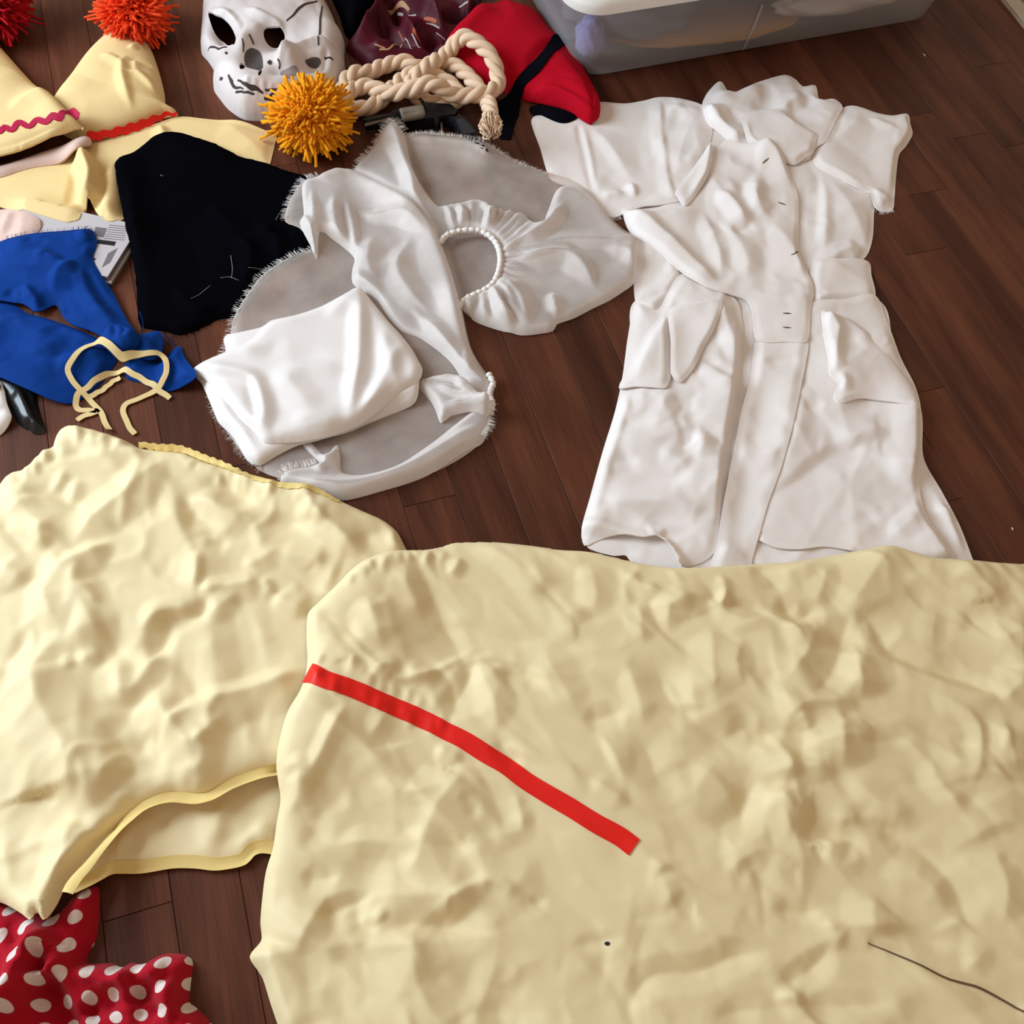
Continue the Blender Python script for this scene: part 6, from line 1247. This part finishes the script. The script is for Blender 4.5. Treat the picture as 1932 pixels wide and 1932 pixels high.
# ================================================================== big yellow dress with red ribbon
def build_yellow_big():
    pts = [(583, 1163), (598, 1147), (640, 1106), (664, 1082), (690, 1064), (716, 1052), (742, 1044), (772, 1040), (800, 1036), (834, 1026), (852, 1018), (872, 1016), (905, 1015), (940, 1016), (1000, 1022), (1060, 1032), (1110, 1038), (1180, 1054), (1230, 1066), (1275, 1072), (1340, 1070), (1410, 1064), (1460, 1060), (1491, 1058), (1530, 1052), (1569, 1046), (1620, 1038), (1674, 1030), (1715, 1042), (1756, 1054), (1800, 1056), (1838, 1055), (1932, 1057), (2050, 1064), (2110, 1300), (2100, 1700), (2060, 2060), (1300, 2100), (580, 2090), (548, 1990), (524, 1938), (508, 1892), (492, 1842), (474, 1816), (468, 1800), (482, 1782), (491, 1768), (488, 1740), (492, 1692), (500, 1642), (514, 1600), (522, 1552), (530, 1510), (526, 1475), (524, 1442), (531, 1400), (546, 1350), (568, 1312), (578, 1284), (582, 1250), (580, 1205)]
    t = thing('yellow_dress', 'large pale yellow cotton dress with a red ribbon stripe, spread in the foreground', 'dress', centroid([(1250, 1500)]))
    A = lambda p: ROI(p, (1180, 980), 0.3892); B = lambda p: ROI(p, (520, 980), 0.3727); C = lambda p: ROI(p, (460, 1500), 0.383); D = lambda p: ROI(p, (1180, 1500), 0.3892)
    f = [
        fd(A([(1080, 470), (1060, 560), (990, 760), (880, 880)]), -14, 22, 46, 1.3, 0.25), fd(A([(1100, 600), (1105, 720), (1135, 890)]), 20, 40, 46, 1.3, 0.3), fd(A([(1135, 890), (1000, 900), (840, 920), (740, 1020)]), 13, 18, 40, 1.3, 0.3), fd(A([(1020, 930), (1025, 1080), (1035, 1230)]), 18, 36, 44, 1.3, 0.3), fd(A([(1035, 1230), (860, 1215), (700, 1240), (640, 1265)]), 11, 16, 36, 1.3, 0.3),
        fd(A([(830, 980), (850, 1100), (830, 1200)]), -7, 24, 20, 1.3), fd(A([(820, 950), (880, 1040)]), 5, 12, 14), fd(A([(640, 1260), (570, 1400), (555, 1590)]), -12, 20, 44, 1.3, 0.25), fd(A([(700, 1290), (800, 1420), (900, 1480)]), 11, 34, 28, 1.4), fd(A([(940, 490), (900, 580), (850, 680), (740, 820)]), 15, 44, 34, 1.3, 0.3), fd(A([(400, 400), (540, 500), (780, 545), (940, 490)]), 11, 22, 26, 1.3, 0.3), fd(A([(740, 370), (800, 470), (870, 480), (930, 400)]), -11, 20, 20, 1.3), fd(A([(750, 300), (820, 250), (950, 270), (900, 460)]), 8, 18, 22, 1.3),
        fd(A([(1270, 130), (1180, 280), (1080, 430), (1040, 470)]), 13, 46, 50, 1.4, 0.25), fd(A([(1100, 440), (1180, 500), (1280, 640)]), -9, 26, 22, 1.3), fd(A([(1330, 340), (1480, 400), (1600, 450), (1700, 530), (1760, 605)]), -10, 26, 18, 1.3, 0.25), fd(A([(1320, 300), (1500, 350), (1680, 440), (1780, 450)]), 10, 22, 26, 1.3, 0.3), fd(A([(1580, 200), (1650, 290), (1780, 410), (1780, 460)]), 11, 26, 34, 1.3), fd(A([(1500, 450), (1480, 560), (1490, 640)]), 5, 14, 22, 1.3), fd(A([(1200, 570), (1280, 640), (1400, 700), (1600, 770), (1800, 860)]), -10, 16, 22, 1.3, 0.2), fd(A([(1190, 640), (1330, 720), (1500, 790), (1700, 870), (1830, 900)]), 9, 16, 34, 1.4, 0.25), fd(A([(1760, 600), (1850, 580), (1932, 540)]), 9, 22, 26, 1.3), fd(A([(1480, 650), (1700, 700), (1900, 740)]), -8, 20, 22, 1.3), fd(A([(1800, 900), (1860, 840), (1932, 770)]), 10, 26, 22, 1.3),
        fd(A([(0, 690), (120, 740), (230, 810), (300, 970), (420, 1050), (600, 1190)]), -9, 30, 36, 1.3, 0.25), fd(A([(290, 700), (310, 830), (350, 960), (560, 880)]), 9, 40, 30, 1.4), fd(A([(410, 530), (410, 700), (425, 900)]), 9, 32, 26, 1.3), fd(A([(210, 560), (200, 440), (330, 390)]), 8, 18, 22, 1.3), fd(A([(60, 400), (70, 520), (80, 620)]), 6, 18, 18), fd(A([(400, 400), (450, 440), (480, 350)]), 7, 12, 14), fd(A([(570, 580), (520, 700), (560, 820)]), 6, 20, 20), fd(A([(700, 540), (700, 680), (740, 800)]), 6, 16, 30, 1.3),
        fd(A([(470, 1060), (580, 1020), (620, 1050), (760, 1045)]), -8, 16, 18, 1.3), fd(A([(600, 1090), (700, 1160), (850, 1210)]), 8, 14, 26, 1.3), fd(A([(1110, 1090), (1250, 1080), (1400, 1060)]), -4, 14, 10, 1.2), fd(A([(1340, 1000), (1500, 1060), (1750, 1140)]), -7, 18, 22, 1.3), fd(A([(1480, 1080), (1600, 1190), (1750, 1210), (1880, 1340)]), 8, 24, 28, 1.3), fd(A([(1470, 1170), (1480, 1260), (1560, 1360), (1600, 1450)]), 8, 26, 18, 1.3), fd(A([(1820, 980), (1850, 1130), (1900, 1260)]), 9, 24, 22, 1.3), fd(A([(1060, 1380), (1180, 1480), (1350, 1500)]), -7, 18, 24, 1.3), fd(A([(820, 1420), (960, 1500), (1040, 1540)]), -7, 20, 26, 1.3), fd(A([(0, 1040), (100, 1120), (160, 1280), (300, 1340)]), -6, 24, 24, 1.3), fd(A([(300, 1180), (430, 1260), (550, 1440)]), 8, 22, 28, 1.3), fd(A([(1050, 1250), (1250, 1400), (1400, 1420)]), 6, 24, 26),
        fd(A([(-40, 250), (60, 330), (180, 380)]), 6, 12, 14), fd(A([(0, 320), (100, 350), (200, 390), (430, 380)]), 7, 16, 16, 1.3), fd(A([(440, 280), (470, 350), (460, 440)]), 6, 12, 12), fd(A([(590, 220), (700, 300), (760, 380)]), -6, 18, 18),
        fd(B([(470, 430), (500, 560), (550, 690)]), 9, 30, 24, 1.3), fd(B([(190, 500), (300, 560), (450, 650)]), -6, 12, 16, 1.3), fd(B([(190, 660), (320, 700), (400, 740), (375, 810)]), 7, 14, 18, 1.3), fd(B([(490, 840), (560, 770), (640, 790)]), 7, 14, 18), fd(B([(640, 790), (760, 800), (800, 870)]), 7, 14, 18, 1.3), fd(B([(880, 1040), (900, 950), (970, 840), (1010, 720)]), -9, 16, 30, 1.3, 0.25), fd(B([(1010, 720), (1060, 840), (1100, 930), (1120, 1080)]), 8, 24, 20, 1.3), fd(B([(1090, 790), (1260, 800), (1380, 860)]), -6, 14, 18, 1.3), fd(B([(800, 530), (1000, 580), (1200, 620), (1420, 610)]), -6, 18, 24, 1.3), fd(B([(480, 370), (620, 440), (820, 540), (960, 680)]), -7, 24, 30, 1.3),
        fd(B([(660, 260), (670, 400), (760, 520)]), 7, 26, 20, 1.3), fd(B([(930, 200), (910, 270), (860, 290)]), 7, 12, 14), fd(B([(1570, 220), (1620, 380), (1600, 480)]), 7, 24, 20, 1.3), fd(B([(1480, 400), (1490, 520), (1520, 660)]), 5, 24, 24), fd(B([(1280, 380), (1420, 400), (1580, 440)]), -6, 20, 20), fd(B([(940, 140), (1100, 170), (1280, 280), (1480, 320)]), 7, 18, 22, 1.3), fd(B([(1540, 1020), (1650, 1010), (1780, 970)]), -7, 16, 18, 1.3), fd(B([(1340, 660), (1450, 860), (1540, 1010)]), 7, 26, 30, 1.3), fd(B([(1760, 740), (1820, 900), (1860, 1060)]), 6, 20, 16, 1.3), fd(B([(1120, 1100), (1160, 1180), (1260, 1260)]), -5, 12, 16),
        fd(B([(940, 1240), (935, 1310), (830, 1440), (770, 1560), (740, 1660)]), 16, 60, 34, 1.3, 0.3), fd(B([(480, 1130), (470, 1200), (600, 1380), (610, 1580)]), 9, 44, 30, 1.3), fd(B([(800, 1170), (900, 1210), (940, 1250)]), 6, 12, 14), fd(B([(560, 990), (530, 1060), (480, 1130)]), 6, 16, 14), fd(B([(20, 1290), (125, 1275), (200, 1292), (270, 1160), (370, 970)]), 8, 12, 14, 1.3, 0.2), fd(B([(160, 1330), (260, 1380), (380, 1470)]), -7, 14, 22, 1.3), fd(B([(130, 1290), (120, 1440), (60, 1500)]), 9, 26, 14, 1.3), fd(B([(940, 1390), (1000, 1480), (1050, 1500)]), -4, 12, 14), fd(B([(1200, 1380), (1240, 1500), (1240, 1600)]), 4, 14, 12), fd(B([(1580, 1320), (1700, 1400), (1790, 1460)]), 6, 14, 16),
        fd(C([(350, 610), (450, 570), (560, 530), (640, 490)]), -10, 12, 18, 1.3), fd(C([(600, 515), (760, 500), (960, 505), (1180, 518)]), 13, 44, 24, 1.3, 0.25), fd(C([(480, 340), (620, 390), (760, 430), (900, 480)]), -6, 26, 20), fd(C([(880, 150), (860, 320), (780, 410)]), 9, 30, 24, 1.3), fd(C([(440, 260), (600, 235), (860, 265)]), 8, 16, 16, 1.3), fd(C([(400, 545), (350, 610), (290, 720), (265, 800)]), 12, 20, 34, 1.3), fd(C([(270, 790), (500, 740), (660, 735), (830, 745)]), 5, 16, 16), fd(C([(830, 640), (835, 800), (860, 950), (970, 1128)]), 17, 80, 44, 1.4, 0.2, open_end=True), fd(C([(130, 720), (140, 900), (165, 1128)]), 12, 30, 18, 1.4, 0.2, open_end=True), fd(C([(280, 400), (400, 420), (480, 400)]), -6, 14, 18), fd(C([(260, 0), (300, 130), (440, 270)]), -6, 20, 26),
        fd(C([(920, 560), (1000, 660), (1180, 520)]), -9, 26, 30, 1.3), fd(C([(1100, 200), (1180, 360), (1180, 510)]), 7, 26, 20, 1.3), fd(C([(1320, 430), (1400, 540), (1500, 510)]), -5, 12, 14), fd(C([(1340, 30), (1370, 180), (1200, 200)]), 4, 14, 14), fd(C([(1000, 870), (1180, 940), (1390, 990)]), -7, 26, 30, 1.3), fd(C([(880, 780), (1000, 960), (1200, 1060), (1500, 1090)]), -9, 34, 40, 1.3, 0.2), fd(C([(1600, 750), (1780, 720), (1890, 700)]), -4, 10, 12), fd(C([(550, 540), (580, 650), (680, 660)]), -6, 14, 14), fd(C([(650, 560), (700, 620)]), 5, 10, 12),
        fd(D([(960, 200), (980, 290), (950, 330)]), 10, 34, 30, 1.3), fd(D([(1210, 490), (1175, 570), (1190, 700)]), 10, 34, 28, 1.3), fd(D([(780, 50), (860, 120), (960, 195), (1050, 205), (1170, 300)]), -9, 18, 26, 1.3, 0.2), fd(D([(1200, 190), (1380, 240), (1500, 350), (1600, 480), (1660, 660)]), -9, 26, 22, 1.3, 0.2), fd(D([(1230, 400), (1450, 440), (1560, 560)]), 6, 26, 20), fd(D([(1220, 640), (1400, 690), (1600, 730)]), -5, 14, 16), fd(D([(1810, 640), (1820, 440), (1780, 330), (1790, 260)]), 8, 26, 20, 1.3), fd(D([(1620, 860), (1700, 780), (1600, 760)]), 6, 16, 16),
        fd(D([(0, 1060), (60, 940), (150, 870), (280, 865), (400, 845), (500, 790), (690, 765)]), -9, 16, 18, 1.3, 0.2), fd(D([(990, 700), (950, 790), (860, 870), (710, 970)]), -7, 16, 14, 1.3), fd(D([(400, 1085), (560, 1050), (700, 1030), (860, 1010)]), -6, 14, 16, 1.3), fd(D([(810, 965), (860, 1005), (940, 1022), (1100, 1025), (1330, 1020)]), -7, 14, 16, 1.2), fd(D([(720, 1000), (790, 970), (860, 1020)]), 6, 12, 12), fd(D([(700, 550), (850, 575), (950, 560)]), -6, 12, 12, 1.3), fd(D([(200, 480), (320, 610), (360, 590)]), -5, 16, 16), fd(D([(160, 380), (190, 480), (240, 560)]), 5, 16, 16), fd(D([(550, 100), (560, 260), (440, 300)]), 8, 26, 24, 1.3), fd(D([(960, 590), (1000, 680), (1060, 740)]), 6, 16, 16),
        # seam line in the skirt
        fd(D([(60, 270), (200, 350), (360, 450), (540, 530), (780, 610), (1000, 690), (1100, 750), (1400, 860), (1660, 960), (1790, 1040)]), -2.5, 4, 6, 1.0, 0.05), fd(D([(60, 285), (200, 365), (360, 466), (540, 545), (780, 625), (1000, 706)]), 2, 8, 8, 1.2, 0.1),
        fd(D([(1150, 715), (1300, 770), (1440, 830), (1560, 890), (1700, 930), (1800, 980), (1932, 1050)]), -5, 4, 8, 1.0, 0.05)]
    rs = np.random.RandomState(2)
    for k in range(14):
        u = (k + rs.uniform(0, 1)) / 14; x, y = 655 + 180 * u, 1088 - 58 * u - 14 * math.sin(u * 3)
        f.append(fd([(x, y), (x + 5, y + 14), (x + rs.uniform(0, 18), y + rs.uniform(26, 55))], rs.uniform(3, 6), 4, 6, 1.2, 0.4))
    for k in range(26):       # little puckers along the ribbon
        u = rs.rand(); x, y = 590 + 280 * u, 1268 + 100 * u + 8 * math.sin(u * 3); s = -1 if rs.rand() < 0.5 else 1
        f.append(fd([(x, y), (x + 6, y + s * 16), (x + rs.uniform(-6, 14), y + s * rs.uniform(24, 50))], rs.uniform(2, 4), 4, 7, 1.2, 0.4))
    f = soft(f, 0.75, 1.1)
    f += rfolds(pts, 60, 9, (2, 5), (120, 330), (10, 34), 0.55, 0.7) + rfolds(pts, 24, 19, (1.5, 3.5), (80, 220), (8, 26))
    c = Cloth(pts, 0.012, 0.018, 0.034, folds=f, cr=lambda x, y: cotton(x, y, 1.15, 923, -0.6, 1.9), tv=12, drape=(5, 6), fmask=0.014)
    c.build('fabric', M['yellow'], t, 0.0025, edge=0.002)
    strip('red_ribbon', c, B([(160, 779), (250, 810), (370, 850), (500, 905), (640, 965), (760, 1020), (860, 1072), (960, 1122), (1060, 1185), (1160, 1245), (1260, 1320), (1380, 1395), (1500, 1465), (1620, 1540), (1740, 1605), (1815, 1660)]), [0.021, 0.019, 0.019, 0.018, 0.019, 0.018, 0.019, 0.019], M['red_ribbon'], t, 0.0014, 0.001, n=7, step=0.0025, label='bright red ribbon stripe')
    strip('open_seam', c, D([(1175, 718), (1300, 770), (1440, 830), (1560, 890), (1700, 930), (1800, 980), (1932, 1052), (2060, 1130)]), [0.0008, 0.0016, 0.0020, 0.0022, 0.002, 0.0018], M['thread'], t, 0.0012, 0.0006, step=0.0025, label='brown line of an open seam')
    patch('dark_spot', c, C([(1775, 732), (1785, 722), (1802, 726), (1800, 740), (1785, 742)]), M['ink'], t, 0.0006, None, 0.0008)
build_yellow_big()

# ================================================================== lint on the floor
for k, (x, y, a, l) in enumerate(((1744, 104, 0.9, 6), (1910, 998, 1.0, 6))):
    p = WP([(x - l * math.cos(a) / 2, y - l * math.sin(a) / 2), (x + 0.5, y), (x + l * math.cos(a) / 2, y + l * math.sin(a) / 2)], 0.001)
    t = thing('lint_fibre', ('tiny white lint fibre on the floor below the clear bin', 'tiny pale lint fibre on the floor right of the dress hem')[k], 'lint', (*p[1], 0))
    v, fc = tube_mesh(np.column_stack([p, [0.0011] * 3]), 0.0008, 6); add_mesh('fibre', v, fc, M['lint'], t)
